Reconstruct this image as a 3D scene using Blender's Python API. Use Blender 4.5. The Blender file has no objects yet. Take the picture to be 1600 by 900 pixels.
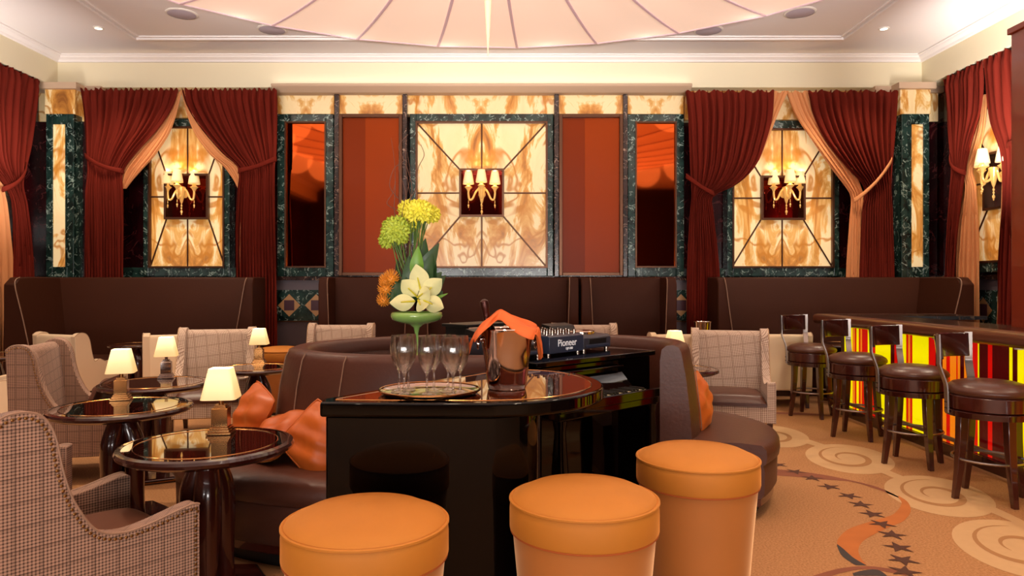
import bpy, bmesh, math, random
from math import sin, cos, pi, radians as R, sqrt, atan2
from mathutils import Vector, Matrix
random.seed(7)
C = bpy.context.scene.collection

# ---------------------------------------------------------------- camera, light, exposure
F, VX, VY, EYE = 1100.0, 790.0, 445.0, 1.43
cam_d = bpy.data.cameras.new('camera'); cam = bpy.data.objects.new('camera', cam_d); C.objects.link(cam)
cam_d.sensor_width = 36.0; cam_d.lens = F/1600*36.0
cam_d.shift_x = (800-VX)/1600; cam_d.shift_y = (VY-450)/1600
cam.location = (0, 0, EYE); cam.rotation_euler = (pi/2, 0, 0)
cam_d.clip_start = .05
bpy.context.scene.camera = cam
sc = bpy.context.scene
sc.view_settings.view_transform = 'Standard'; sc.view_settings.look = 'None'
sc.view_settings.exposure = 0.35; sc.view_settings.gamma = 1.0
sc.view_settings.use_curve_mapping = False
sc.cycles.max_bounces = 7; sc.cycles.diffuse_bounces = 3; sc.cycles.glossy_bounces = 4
sc.cycles.transmission_bounces = 7; sc.cycles.transparent_max_bounces = 24
sc.cycles.caustics_reflective = False; sc.cycles.caustics_refractive = False
sc.cycles.sample_clamp_indirect = 3.0
sc.cycles.use_denoising = True
w = bpy.data.worlds.new('world'); sc.world = w; w.use_nodes = True
w.node_tree.nodes['Background'].inputs[0].default_value = (.5, .32, .2, 1)
w.node_tree.nodes['Background'].inputs[1].default_value = .05

def light(name, kind, loc, energy, color, size=.1, rot=(0,0,0), spot=None, blend=.6, sy=None, spread=None):
    d = bpy.data.lights.new(name, kind); d.energy = energy; d.color = color
    if kind == 'AREA':
        d.size = size
        if spread: d.spread = spread
        if sy: d.shape = 'RECTANGLE'; d.size_y = sy
    else: d.shadow_soft_size = size
    if spot: d.spot_size = spot; d.spot_blend = blend
    o = bpy.data.objects.new(name, d); C.objects.link(o); o.location = loc; o.rotation_euler = rot
    return o
WARM = (1.0, .80, .58)
NEUT = (1.0, .94, .90)
# recessed downlights of the ceiling (those in view have their fittings built below)
DOWN = [(-5.24, 9.06), (4.88, 9.08), (-5.6, 6.3), (-5.6, 3.0), (5.3, 6.0), (5.3, 3.0), (-2.6, -.8), (2.2, -.8), (-5.6, .2), (5.3, .2)]
for (x, y) in DOWN:
    light('downlight_lamp', 'SPOT', (x, y, 4.68), 150, WARM, .06, (0,0,0), R(110), .8)
# wall washers over the panels of the back wall
for x in (-4.75, -2.85, -1.1, .35, 2.1, 4.1):
    light('wall_washer', 'SPOT', (x, 8.9, 4.66), 55, WARM, .05, (R(22),0,0), R(75), .9)
# added spots without fittings, brightening the seating below
for (x, y, e) in ((-.3, 1.9, 55), (1.2, 1.5, 80), (2.3, 3.6, 130), (-3.3, 4.7, 290), (-2.6, 6.9, 180), (2.6, 6.6, 110), (0, 7.2, 80)):
    light('seating_fill_spot', 'SPOT', (x, y, 3.9 if abs(x) < 2.9 else 4.3), e, WARM, .12, (0,0,0), R(95), .9)
# added area lights out of view at the sides, brightening the ceiling
light('ceiling_fill_side', 'AREA', (-6.3, 5.6, 2.3), 125, NEUT, .5, (0, pi-R(50), R(-18)), sy=6, spread=R(125))
light('ceiling_fill_side', 'AREA', (5.9, 5.2, 2.6), 400, NEUT, .5, (0, pi+R(50), R(18)), sy=5, spread=R(125))
# added narrow-spread light behind the camera, brightening the far ceiling
light('ceiling_fill_rear', 'AREA', (0, -3.2, 1.1), 185, NEUT, 8, (R(114), 0, 0), sy=.6, spread=R(52))
# added fill light behind the camera; the wall there has no windows
light('rear_fill', 'AREA', (0, -3.3, 1.1), 260, NEUT, 8, (R(100), 0, 0), sy=.7)
# added hidden strip light above the stone cornice, lifting ceiling and frieze
light('cornice_fill', 'AREA', (-.35, 10.13, 4.36), 1.6, NEUT, 6.0, (R(172), 0, 0), sy=.05)
# ring of added lamps by the canopy rim, lightening the ceiling around it
for k in range(24):
    a = 2*pi*(k+.5)/24
    light('canopy_rim_fill', 'POINT', (-.11+5.0*cos(a), 4.4+5.0*sin(a), 4.52), 4.0, NEUT, .4)

# ---------------------------------------------------------------- helpers
def at(px, py, z):
    Y = F*(EYE-z)/(py-VY); return Vector(((px-VX)*Y/F, Y, z))
def wx(px, Y): return (px-VX)*Y/F
def wz(py, Y): return EYE-(py-VY)*Y/F
def lin(h):
    h = h.lstrip('#'); c = [int(h[i:i+2],16)/255 for i in (0,2,4)]
    return tuple([(v/12.92 if v <= .04045 else ((v+.055)/1.055)**2.4) for v in c]+[1.0])

class MB:
    def __init__(s): s.v=[]; s.f=[]; s.m=[]; s.M=None
    def add(s, vs, fs, mi=0):
        b=len(s.v)
        for p in vs:
            p=Vector(p)
            if s.M is not None: p = s.M@p
            s.v.append(tuple(p))
        for f in fs: s.f.append([b+i for i in f]); s.m.append(mi)
        return s
    def box(s, x0,x1,y0,y1,z0,z1, mi=0):
        vs=[(x,y,z) for z in (z0,z1) for y in (y0,y1) for x in (x0,x1)]
        return s.add(vs,[(0,2,3,1),(4,5,7,6),(0,1,5,4),(2,6,7,3),(0,4,6,2),(1,3,7,5)],mi)
    def prism(s, poly, z0, z1, mi=0, axis='z', mi_top=None):
        n=len(poly)
        if axis=='z': f=lambda a,b,c:(a,b,c)
        elif axis=='x': f=lambda a,b,c:(c,a,b)
        else: f=lambda a,b,c:(a,c,b)
        vs=[f(a,b,z0) for a,b in poly]+[f(a,b,z1) for a,b in poly]
        s.add(vs,[(i,(i+1)%n,n+(i+1)%n,n+i) for i in range(n)]+[tuple(range(n-1,-1,-1))],mi)
        b=len(s.v)-2*n; s.f.append([b+n+i for i in range(n)]); s.m.append(mi if mi_top is None else mi_top)
        return s
    def lathe(s, prof, n=32, c=(0,0,0), mi=0, sx=1, sy=1, cap0=True, cap1=True, f=None):
        vs=[]
        for j,(r,z) in enumerate(prof):
            for i in range(n):
                a=2*pi*i/n; k=1 if f is None else f(a,z)
                vs.append((c[0]+r*k*cos(a)*sx, c[1]+r*k*sin(a)*sy, c[2]+z))
        fs=[]
        for j in range(len(prof)-1):
            for i in range(n):
                k=(i+1)%n; fs.append((j*n+i,j*n+k,(j+1)*n+k,(j+1)*n+i))
        if cap0: fs.append(tuple(range(n-1,-1,-1)))
        if cap1: fs.append(tuple((len(prof)-1)*n+i for i in range(n)))
        return s.add(vs,fs,mi)
    def tube(s, path, r, n=8, mi=0, closed=False, caps=True, flat=1.0):
        P=[Vector(p) for p in path]; m=len(P)
        rs = r if isinstance(r,(list,tuple)) else [r]*m
        vs=[]; up=Vector((0,0,1)); prev=None
        for i in range(m):
            if closed: t=P[(i+1)%m]-P[i-1]
            else: t=P[min(i+1,m-1)]-P[max(i-1,0)]
            if t.length<1e-9: t=Vector((0,0,1))
            t.normalize()
            if prev is None:
                a=up if abs(t.dot(up))<.95 else Vector((1,0,0))
                u=(a-t*a.dot(t)).normalized()
            else:
                u=(prev-t*prev.dot(t)); u=u.normalized() if u.length>1e-6 else prev
            prev=u; v=t.cross(u)
            for k in range(n):
                a=2*pi*k/n; vs.append(P[i]+(u*cos(a)*flat+v*sin(a))*rs[i])
        fs=[]
        for i in range(m if closed else m-1):
            j=(i+1)%m
            for k in range(n):
                l=(k+1)%n; fs.append((i*n+k,i*n+l,j*n+l,j*n+k))
        if caps and not closed: fs+= [tuple(range(n-1,-1,-1)), tuple((m-1)*n+k for k in range(n))]
        return s.add(vs,fs,mi)
    def grid(s, f, nu, nv, mi=0, cu=False):
        vs=[f(i/nu,j/nv) for j in range(nv+1) for i in range(nu+(0 if cu else 1))]
        W=nu if cu else nu+1; fs=[]
        for j in range(nv):
            for i in range(nu):
                k=(i+1)%W if cu else i+1
                fs.append((j*W+i,j*W+k,(j+1)*W+k,(j+1)*W+i))
        return s.add(vs,fs,mi)
    def ball(s, c, r, n=12, mi=0, sc=(1,1,1)):
        prof=[(sin(pi*j/(n//2+2))*r, -cos(pi*j/(n//2+2))*r) for j in range(1,n//2+2)]
        vs=[];m=len(prof)
        for (q,z) in prof:
            for i in range(n): vs.append((c[0]+q*cos(2*pi*i/n)*sc[0],c[1]+q*sin(2*pi*i/n)*sc[1],c[2]+z*sc[2]))
        fs=[(j*n+i,j*n+(i+1)%n,(j+1)*n+(i+1)%n,(j+1)*n+i) for j in range(m-1) for i in range(n)]
        fs+=[tuple(range(n-1,-1,-1)),tuple((m-1)*n+i for i in range(n))]
        return s.add(vs,fs,mi)
    def build(s, name, mats, parent=None, smooth=40, bevel=0, seg=2, loc=None, rz=None, solid=0, sub=0):
        me=bpy.data.meshes.new(name); me.from_pydata(s.v,[],s.f)
        if not isinstance(mats,(list,tuple)): mats=[mats]
        for m in mats: me.materials.append(m)
        if any(s.m): me.polygons.foreach_set('material_index', s.m)
        bm=bmesh.new(); bm.from_mesh(me); bmesh.ops.recalc_face_normals(bm, faces=bm.faces); bm.to_mesh(me); bm.free()
        if smooth:
            me.polygons.foreach_set('use_smooth',[True]*len(me.polygons))
            me.set_sharp_from_angle(angle=R(smooth))
        me.update()
        o=bpy.data.objects.new(name,me); C.objects.link(o)
        if parent is not None: o.parent=parent
        if loc: o.location=loc
        if rz is not None: o.rotation_euler=(0,0,rz)
        if sub:
            q=o.modifiers.new('sub','SUBSURF'); q.levels=q.render_levels=sub
        if solid:
            q=o.modifiers.new('solid','SOLIDIFY'); q.thickness=solid; q.offset=0
        if bevel:
            q=o.modifiers.new('bevel','BEVEL'); q.width=bevel; q.segments=seg; q.limit_method='ANGLE'; q.angle_limit=R(35); q.harden_normals=False
        return o

def empty(name, loc=(0,0,0), rz=0):
    o=bpy.data.objects.new(name,None); C.objects.link(o); o.location=loc; o.rotation_euler=(0,0,rz); o.empty_display_size=.1
    return o
def tag(o,label=None,cat=None,group=None,kind=None):
    if label: o['label']=label
    if cat: o['category']=cat
    if group: o['group']=group
    if kind: o['kind']=kind
    return o
def struct(o): o['kind']='structure'; return o
def copy_tree(o,parent=None):
    c=o.copy(); C.objects.link(c)
    if parent is not None: c.parent=parent
    for ch in list(o.children): copy_tree(ch,c)
    return c
def catmull(P, n=8, closed=False):
    P=[Vector(p) for p in P]; out=[]; m=len(P)
    for i in range(m if closed else m-1):
        if closed: a,b,c,d=P[i-1],P[i],P[(i+1)%m],P[(i+2)%m]
        else: a,b,c,d=P[max(i-1,0)],P[i],P[i+1],P[min(i+2,m-1)]
        for k in range(n):
            t=k/n; out.append(.5*((2*b)+(c-a)*t+(2*a-5*b+4*c-d)*t*t+(3*b-a-3*c+d)*t**3))
    if not closed: out.append(P[-1])
    return out
def hermite(xs, ys, x):
    if x<=xs[0]: return ys[0]
    if x>=xs[-1]: return ys[-1]
    for i in range(len(xs)-1):
        if xs[i]<=x<=xs[i+1]:
            h=xs[i+1]-xs[i]; t=(x-xs[i])/h
            m0=(ys[i+1]-ys[i-1])/(xs[i+1]-xs[i-1]) if i>0 else (ys[i+1]-ys[i])/h
            m1=(ys[i+2]-ys[i])/(xs[i+2]-xs[i]) if i+2<len(xs) else (ys[i+1]-ys[i])/h
            return (2*t**3-3*t*t+1)*ys[i]+(t**3-2*t*t+t)*h*m0+(-2*t**3+3*t*t)*ys[i+1]+(t**3-t*t)*h*m1

# ---------------------------------------------------------------- materials
def mat(name, col, rough=.5, metal=0, coat=0, spec=.5, emit=None, es=0, sheen=0, bump=0, bscale=60, var=0, vscale=4, trans=0, ior=1.45, coat_r=.05, aniso=0, sheen_t=None):
    m=bpy.data.materials.new(name); m.use_nodes=True; nt=m.node_tree; b=nt.nodes['Principled BSDF']
    c=lin(col) if isinstance(col,str) else col
    b.inputs['Base Color'].default_value=c
    b.inputs['Roughness'].default_value=rough; b.inputs['Metallic'].default_value=metal
    b.inputs['Coat Weight'].default_value=coat; b.inputs['Coat Roughness'].default_value=coat_r
    b.inputs['Specular IOR Level'].default_value=spec
    b.inputs['Transmission Weight'].default_value=trans; b.inputs['IOR'].default_value=ior
    b.inputs['Sheen Weight'].default_value=sheen
    if sheen: b.inputs['Sheen Roughness'].default_value=.35; b.inputs['Sheen Tint'].default_value=lin(sheen_t or col)
    if emit: b.inputs['Emission Color'].default_value=lin(emit); b.inputs['Emission Strength'].default_value=es
    tc=nt.nodes.new('ShaderNodeTexCoord')
    if var:
        n=nt.nodes.new('ShaderNodeTexNoise'); n.inputs['Scale'].default_value=vscale; n.inputs['Detail'].default_value=5
        nt.links.new(tc.outputs['Object'],n.inputs['Vector'])
        mx=nt.nodes.new('ShaderNodeMix'); mx.data_type='RGBA'
        mx.inputs[6].default_value=tuple([v*(1-var) for v in c[:3]]+[1]); mx.inputs[7].default_value=tuple([min(1,v*(1+var)) for v in c[:3]]+[1])
        nt.links.new(n.outputs['Fac'],mx.inputs[0]); nt.links.new(mx.outputs[2],b.inputs['Base Color'])
    if bump:
        n=nt.nodes.new('ShaderNodeTexNoise'); n.inputs['Scale'].default_value=bscale; n.inputs['Detail'].default_value=4
        nt.links.new(tc.outputs['Object'],n.inputs['Vector'])
        bp=nt.nodes.new('ShaderNodeBump'); bp.inputs['Strength'].default_value=bump; bp.inputs['Distance'].default_value=.01
        nt.links.new(n.outputs['Fac'],bp.inputs['Height']); nt.links.new(bp.outputs[0],b.inputs['Normal'])
    return m
def ramp(nt, stops, interp='LINEAR'):
    r=nt.nodes.new('ShaderNodeValToRGB'); r.color_ramp.interpolation=interp
    e=r.color_ramp.elements
    while len(e)<len(stops): e.new(.5)
    for k,(p,c) in enumerate(stops): e[k].position=p; e[k].color=lin(c) if isinstance(c,str) else c
    return r
def mathn(nt, op, a, b=None):
    n=nt.nodes.new('ShaderNodeMath'); n.operation=op
    for i,v in enumerate((a,b)):
        if v is None: continue
        if isinstance(v,(int,float)): n.inputs[i].default_value=v
        else: nt.links.new(v,n.inputs[i])
    return n.outputs[0]
def onyx(name, es, seed=0, dark=False):
    m=bpy.data.materials.new(name); m.use_nodes=True; nt=m.node_tree; b=nt.nodes['Principled BSDF']
    tc=nt.nodes.new('ShaderNodeTexCoord'); sp=nt.nodes.new('ShaderNodeSeparateXYZ'); nt.links.new(tc.outputs['Object'],sp.inputs[0])
    ax=mathn(nt,'ABSOLUTE',sp.outputs[0]); ay=mathn(nt,'ABSOLUTE',sp.outputs[1])
    cb=nt.nodes.new('ShaderNodeCombineXYZ'); nt.links.new(ax,cb.inputs[0]); nt.links.new(ay,cb.inputs[1]); nt.links.new(sp.outputs[2],cb.inputs[2])
    mp=nt.nodes.new('ShaderNodeMapping'); mp.inputs['Location'].default_value=(seed*3.1,seed*1.7,seed*2.3); mp.inputs['Rotation'].default_value=(0,R(32),0); mp.inputs['Scale'].default_value=(2.2,2,.8)
    nt.links.new(cb.outputs[0],mp.inputs[0])
    n1=nt.nodes.new('ShaderNodeTexNoise'); n1.inputs['Scale'].default_value=1.3; n1.inputs['Detail'].default_value=8; n1.inputs['Roughness'].default_value=.62; n1.inputs['Distortion'].default_value=1.1
    nt.links.new(mp.outputs[0],n1.inputs['Vector'])
    r1=ramp(nt,[(.30,'#8f5a2c'),(.41,'#c4843c'),(.47,'#d9a860'),(.51,'#eed4a2'),(.74,'#e8c892')]); nt.links.new(n1.outputs['Fac'],r1.inputs[0])
    n2=nt.nodes.new('ShaderNodeTexNoise'); n2.inputs['Scale'].default_value=.9; n2.inputs['Detail'].default_value=3; n2.inputs['Distortion'].default_value=.8
    nt.links.new(cb.outputs[0],n2.inputs['Vector'])
    v=mathn(nt,'ABSOLUTE',mathn(nt,'SUBTRACT',n2.outputs['Fac'],.5)); 
    r2=ramp(nt,[(0,(1,1,1,1)),(.006,(.8,.8,.8,1)),(.014,(0,0,0,1))]); nt.links.new(v,r2.inputs[0])
    mx=nt.nodes.new('ShaderNodeMix'); mx.data_type='RGBA'; nt.links.new(mathn(nt,'MULTIPLY',r2.outputs[0],.9),mx.inputs[0]); nt.links.new(r1.outputs[0],mx.inputs[6]); mx.inputs[7].default_value=lin('#b8752a')
    nt.links.new(mx.outputs[2],b.inputs['Base Color']); nt.links.new(mx.outputs[2],b.inputs['Emission Color'])
    b.inputs['Emission Strength'].default_value=es; b.inputs['Roughness'].default_value=.22
    return m
def marble(name, c0, c1, vein, scale=6, es=0):
    m=bpy.data.materials.new(name); m.use_nodes=True; nt=m.node_tree; b=nt.nodes['Principled BSDF']
    tc=nt.nodes.new('ShaderNodeTexCoord')
    n1=nt.nodes.new('ShaderNodeTexNoise'); n1.inputs['Scale'].default_value=scale; n1.inputs['Detail'].default_value=8; n1.inputs['Distortion'].default_value=.6
    nt.links.new(tc.outputs['Object'],n1.inputs['Vector'])
    r1=ramp(nt,[(.35,c0),(.62,c1)]); nt.links.new(n1.outputs['Fac'],r1.inputs[0])
    n2=nt.nodes.new('ShaderNodeTexNoise'); n2.inputs['Scale'].default_value=scale*.8; n2.inputs['Detail'].default_value=6; n2.inputs['Distortion'].default_value=1.6
    nt.links.new(tc.outputs['Object'],n2.inputs['Vector'])
    v=mathn(nt,'ABSOLUTE',mathn(nt,'SUBTRACT',n2.outputs['Fac'],.52))
    r2=ramp(nt,[(0,(1,1,1,1)),(.012,(.5,.5,.5,1)),(.03,(0,0,0,1))]); nt.links.new(v,r2.inputs[0])
    n3=nt.nodes.new('ShaderNodeTexNoise'); n3.inputs['Scale'].default_value=scale*1.7; nt.links.new(tc.outputs['Object'],n3.inputs['Vector'])
    k=mathn(nt,'MULTIPLY',r2.outputs[0],mathn(nt,'GREATER_THAN',n3.outputs['Fac'],.5))
    mx=nt.nodes.new('ShaderNodeMix'); mx.data_type='RGBA'; nt.links.new(k,mx.inputs[0]); nt.links.new(r1.outputs[0],mx.inputs[6]); mx.inputs[7].default_value=lin(vein)
    nt.links.new(mx.outputs[2],b.inputs['Base Color']); b.inputs['Roughness'].default_value=.2; b.inputs['Coat Weight'].default_value=.3
    return m
def checks(name, base, line, pitch):
    m=bpy.data.materials.new(name); m.use_nodes=True; nt=m.node_tree; b=nt.nodes['Principled BSDF']
    tc=nt.nodes.new('ShaderNodeTexCoord'); sp=nt.nodes.new('ShaderNodeSeparateXYZ'); nt.links.new(tc.outputs['Object'],sp.inputs[0])
    ns=nt.nodes.new('ShaderNodeSeparateXYZ'); nt.links.new(tc.outputs['Normal'],ns.inputs[0])
    u=mathn(nt,'ADD',sp.outputs[0],sp.outputs[1])
    dz=mathn(nt,'MULTIPLY',mathn(nt,'SUBTRACT',sp.outputs[0],sp.outputs[1]),mathn(nt,'ABSOLUTE',ns.outputs[2]))
    v=mathn(nt,'ADD',sp.outputs[2],dz)
    def stripe(x,p,w_): return mathn(nt,'LESS_THAN',mathn(nt,'FRACT',mathn(nt,'ADD',mathn(nt,'DIVIDE',x,p),50.25)),w_)
    a=stripe(u,pitch,.42); c=stripe(v,pitch,.42)
    s=mathn(nt,'MULTIPLY',mathn(nt,'ADD',a,c),.5)
    big=mathn(nt,'MULTIPLY',mathn(nt,'MAXIMUM',stripe(u,pitch*7,.12),stripe(v,pitch*7,.12)),.25)
    s=mathn(nt,'MINIMUM',mathn(nt,'ADD',s,big),1.0)
    mx=nt.nodes.new('ShaderNodeMix'); mx.data_type='RGBA'; nt.links.new(s,mx.inputs[0]); mx.inputs[6].default_value=lin(base); mx.inputs[7].default_value=lin(line)
    nt.links.new(mx.outputs[2],b.inputs['Base Color']); b.inputs['Roughness'].default_value=.85; b.inputs['Sheen Weight'].default_value=.1
    return m
M={}
M['plaster']=mat('ceiling_plaster','#ece4e0',.8)
M['plaster_warm']=mat('frieze_plaster','#e4d8b8',.8)
M['cornice']=mat('cornice_stone','#bfa287',.6)
M['onyx']=onyx('onyx_backlit',.22,1)
M['onyx2']=onyx('onyx_backlit_bay',.36,3)
M['onyx_band']=onyx('onyx_band',.07,5)
M['green']=marble('green_marble','#0f1d1a','#27403a','#9fb3a8',7)
M['darkmarble']=marble('dark_marble','#1b1210','#3a2622','#a08472',9)
M['maroon']=marble('maroon_marble','#1a0508','#34090e','#5b2a2a',3)
M['grey_stone']=mat('grey_stone','#5c5258',.3,var=.2,vscale=5)
M['beige_inlay']=mat('beige_inlay','#b58a5a',.4)
M['plum_inlay']=mat('plum_inlay','#4a2a34',.3)
M['bronze']=mat('bronze_trim','#5a3a28',.35,.7)
M['copper_mirror']=mat('copper_mirror','#c2521f',.04,1.0)
M['rust_glass']=mat('rust_mirror_dark_reflection','#7c2a00',.35,0,coat=.06,spec=.12)
M['rust_glass2']=mat('rust_mirror_light_reflection','#943600',.35,0,coat=.06,spec=.12)  # lighter tone, paints the bright part of the wide mirrors' reflection
M['niche_mirror']=mat('niche_mirror','#6a1a10',.06,.9)
M['curtain']=mat('red_curtain_velvet','#64180a',.85,spec=.2,sheen=.06,sheen_t='#d8501c',var=.12,vscale=3)
M['lining']=mat('peach_curtain_lining','#d08a55',.75,sheen=.3,sheen_t='#f0b080')
M['leather']=mat('brown_leather','#4a281c',.4,spec=.4,bump=.12,bscale=45,var=.15,vscale=3)
M['leather_dk']=mat('dark_brown_leather','#3c1c0e',.6,spec=.2,bump=.1,bscale=40,var=.15,vscale=2)
M['seat_leather']=mat('seat_leather','#4b2a1e',.33,bump=.1,bscale=50,var=.15)
M['piping']=mat('leather_piping','#8a6a55',.5)
M['check']=checks('brown_check_fabric','#a5806a','#3c2416',.0115)
M['check_far']=checks('beige_check_fabric','#d2bca8','#7a5a4a',.016)
M['cream']=mat('cream_upholstery','#dcc3a2',.7,sheen=.2,bump=.05,bscale=150)
M['nail']=mat('antique_brass_nail','#8a6238',.35,.9)
M['wood']=mat('dark_red_wood','#2e0d08',.22,coat=.8,var=.25,vscale=9)
M['wood_leg']=mat('mahogany_leg','#3c140c',.25,coat=.7,var=.25,vscale=9)
M['wood_brown']=mat('brown_wood_edge','#5a3120',.32,coat=.4,var=.2,vscale=6)
M['table_glass']=mat('smoked_table_glass','#2a120b',.03,0,coat=1,spec=1.0,coat_r=.01)
M['black']=mat('black_lacquer','#030202',.05,spec=.18,coat=.12,coat_r=.02)
M['black_matte']=mat('black_matte','#0b0909',.45)
M['counter_glass']=mat('piano_top_glass','#5a2410',.03,coat=1,spec=1.0,coat_r=.01)
M['velvet']=mat('orange_velvet','#ae6a1a',.7,sheen=.5,sheen_t='#ffb060',var=.14,vscale=3.5,bump=.05,bscale=25)
M['velvet_body']=mat('orange_velvet_side','#a26024',.7,sheen=1.0,sheen_t='#ffd8a8',var=.10,vscale=3)
M['seam']=mat('velvet_seam','#9a4812',.8)
M['silk']=mat('orange_silk_cushion','#b8581a',.45,sheen=.3,sheen_t='#ffa050',bump=.15,bscale=12)
M['steel']=mat('polished_steel','#b9aaa2',.08,1.0)
M['brushed']=mat('brushed_steel','#9a918c',.28,1.0)
M['brass']=mat('aged_brass','#a8794a',.18,1.0)
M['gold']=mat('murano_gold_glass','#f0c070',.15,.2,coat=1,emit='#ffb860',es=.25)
def shade_mat(name,col,es):
    return mat(name,'#f4e2c0',.8,emit=col,es=es)
M['shade']=shade_mat('lit_lamp_shade','#ffd080',.6)
M['sconce_shade']=shade_mat('lit_sconce_shade','#ffbf60',.45)
def glass_mat():
    m=bpy.data.materials.new('clear_crystal'); m.use_nodes=True; nt=m.node_tree; nt.nodes.remove(nt.nodes['Principled BSDF'])
    t=nt.nodes.new('ShaderNodeBsdfTransparent'); t.inputs[0].default_value=(.95,.94,.93,1)
    g=nt.nodes.new('ShaderNodeBsdfGlossy'); g.inputs['Roughness'].default_value=.02
    lw=nt.nodes.new('ShaderNodeLayerWeight'); lw.inputs[0].default_value=.25
    k=mathn(nt,'MULTIPLY',lw.outputs['Facing'],.5); k=mathn(nt,'ADD',k,.04)
    mx=nt.nodes.new('ShaderNodeMixShader'); nt.links.new(k,mx.inputs[0]); nt.links.new(t.outputs[0],mx.inputs[1]); nt.links.new(g.outputs[0],mx.inputs[2])
    gl=nt.nodes.new('ShaderNodeBsdfGlass'); gl.inputs['IOR'].default_value=1.45; gl.inputs['Roughness'].default_value=0
    m2=nt.nodes.new('ShaderNodeMixShader'); m2.inputs[0].default_value=.45; nt.links.new(mx.outputs[0],m2.inputs[1]); nt.links.new(gl.outputs[0],m2.inputs[2])
    nt.links.new(m2.outputs[0],nt.nodes['Material Output'].inputs[0]); return m
M['glass']=glass_mat()
M['green_glass']=mat('green_milk_glass','#93bd62',.12,coat=.8,var=.15,vscale=6,emit='#79b04e',es=.0)
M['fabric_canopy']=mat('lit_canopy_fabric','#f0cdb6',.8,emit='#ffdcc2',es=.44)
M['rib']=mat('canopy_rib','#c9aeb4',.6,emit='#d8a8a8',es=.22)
M['speaker']=mat('speaker_grille','#b5a9b4',.7,bump=.1,bscale=200)
M['lamp_lit']=mat('downlight_lens','#ffffff',.5,emit='#fff0d0',es=3)
M['white_metal']=mat('white_fitting','#e8e2d8',.5)
M['red_pillar']=mat('red_brown_lacquer','#7a2a14',.35,coat=.3,var=.1,vscale=2)
M['leaf']=mat('dark_green_leaf','#24401c',.4,var=.3,vscale=10)
M['leaf_light']=mat('light_green_leaf','#5f8a2a',.45,var=.25,vscale=10)
M['yellow_fl']=mat('yellow_green_petals','#d9cf3a',.6,var=.2,vscale=30)
M['green_fl']=mat('lime_green_petals','#a9b83a',.6,var=.25,vscale=30)
M['cream_fl']=mat('cream_green_petals','#e6e2a6',.5,var=.12,vscale=20)
M['orange_fl']=mat('orange_petals','#d98a28',.6,var=.2,vscale=25)
M['twig']=mat('brown_twig','#5a3826',.7)
M['stem']=mat('green_stem','#4f6a2a',.6)
M['napkin']=mat('orange_napkin','#c85a20',.7,sheen=.3)
M['bottle']=mat('dark_bottle_glass','#140c08',.1,coat=1)
M['deck']=mat('dj_equipment_body','#3a3a44',.35,.3)
M['deck_front']=mat('dj_equipment_front','#2c3448',.3,.2)
M['white_text']=mat('white_lettering','#e8e8ec',.5,emit='#ffffff',es=.1)
M['knob']=mat('chrome_knob','#d0c0b0',.15,1.0)
M['ivory']=mat('piano_key_ivory','#d8cfae',.3)
M['granite']=marble('black_granite','#070605','#171210','#5a4a3a',14)
def glow(name,col,es): return mat(name,col,.15,coat=.6,emit=col,es=es)
M['g_yellow']=glow('glass_rod_yellow','#dcd000',.68)
M['g_amber']=glow('glass_rod_amber','#d87a10',.6)
M['g_red']=glow('glass_rod_red','#c00a04',.55)
M['g_dark']=glow('glass_rod_dark_red','#4a0404',.35)
# ---------------------------------------------------------------- room shell
CZ=4.74; YB=10.6; XL=-6.75; XR=6.3; YF=-3.5
def carpet():
    m=bpy.data.materials.new('carpet_tan'); m.use_nodes=True; nt=m.node_tree; b=nt.nodes['Principled BSDF']
    tc=nt.nodes.new('ShaderNodeTexCoord')
    n=nt.nodes.new('ShaderNodeTexNoise'); n.inputs['Scale'].default_value=90; n.inputs['Detail'].default_value=3; nt.links.new(tc.outputs['Object'],n.inputs['Vector'])
    r=ramp(nt,[(.3,'#8a5c34'),(.7,'#ae7e50')]); nt.links.new(n.outputs['Fac'],r.inputs[0]); nt.links.new(r.outputs[0],b.inputs['Base Color'])
    b.inputs['Roughness'].default_value=.95
    bp=nt.nodes.new('ShaderNodeBump'); bp.inputs['Strength'].default_value=.3; bp.inputs['Distance'].default_value=.004; nt.links.new(n.outputs['Fac'],bp.inputs['Height']); nt.links.new(bp.outputs[0],b.inputs['Normal'])
    return m
Mcarpet=carpet()
Mp=[Mcarpet, mat('carpet_star_brown','#4a2a1c',.95), mat('carpet_ribbon_orange','#a8602a',.95,var=.2,vscale=6), mat('carpet_ribbon_brown','#7a4630',.95,var=.2,vscale=6), mat('carpet_ribbon_grey','#3a3230',.95), mat('carpet_cream','#b8946a',.95,var=.06,vscale=20), mat('carpet_swirl_tan','#9a6e44',.95)]
fl=MB(); fl.box(XL-.1,XR+.1,YF,YB+.1,-.1,0)
def G(x,y):   # pixel of the right hand floor -> floor point
    return at(x,y,0)
def zq(x,y): return G(1000+x/2.6667,600+y/2.6667)
def fpoly(pts, z, mi):
    vs=[(p[0],p[1],z) for p in pts]; fl.add(vs,[tuple(range(len(vs)))],mi)
def fstrip(A,B,z,mi):
    n=len(A); fl.add([(p[0],p[1],z) for p in A]+[(p[0],p[1],z) for p in B],[(i,i+1,n+i+1,n+i) for i in range(n-1)],mi)
def fband(center, widths, z, mi):   # ribbon following points with widths
    P=catmull([(*c,0) for c in center],8); n=len(P); wv=[hermite([i*8 for i in range(len(widths))],widths,k) for k in range(n)]
    A=[];B=[]
    for i in range(n):
        t=(P[min(i+1,n-1)]-P[max(i-1,0)]).normalized(); q=Vector((-t.y,t.x,0))*wv[i]/2
        A.append(P[i]+q);B.append(P[i]-q)
    fstrip(A,B,z,mi)
def two(upper,lower,z,mi):
    A=catmull([(*zq(*p)[:2],0) for p in upper],6); B=catmull([(*zq(*p)[:2],0) for p in lower],6); fstrip(A,B,z,mi)
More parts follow.
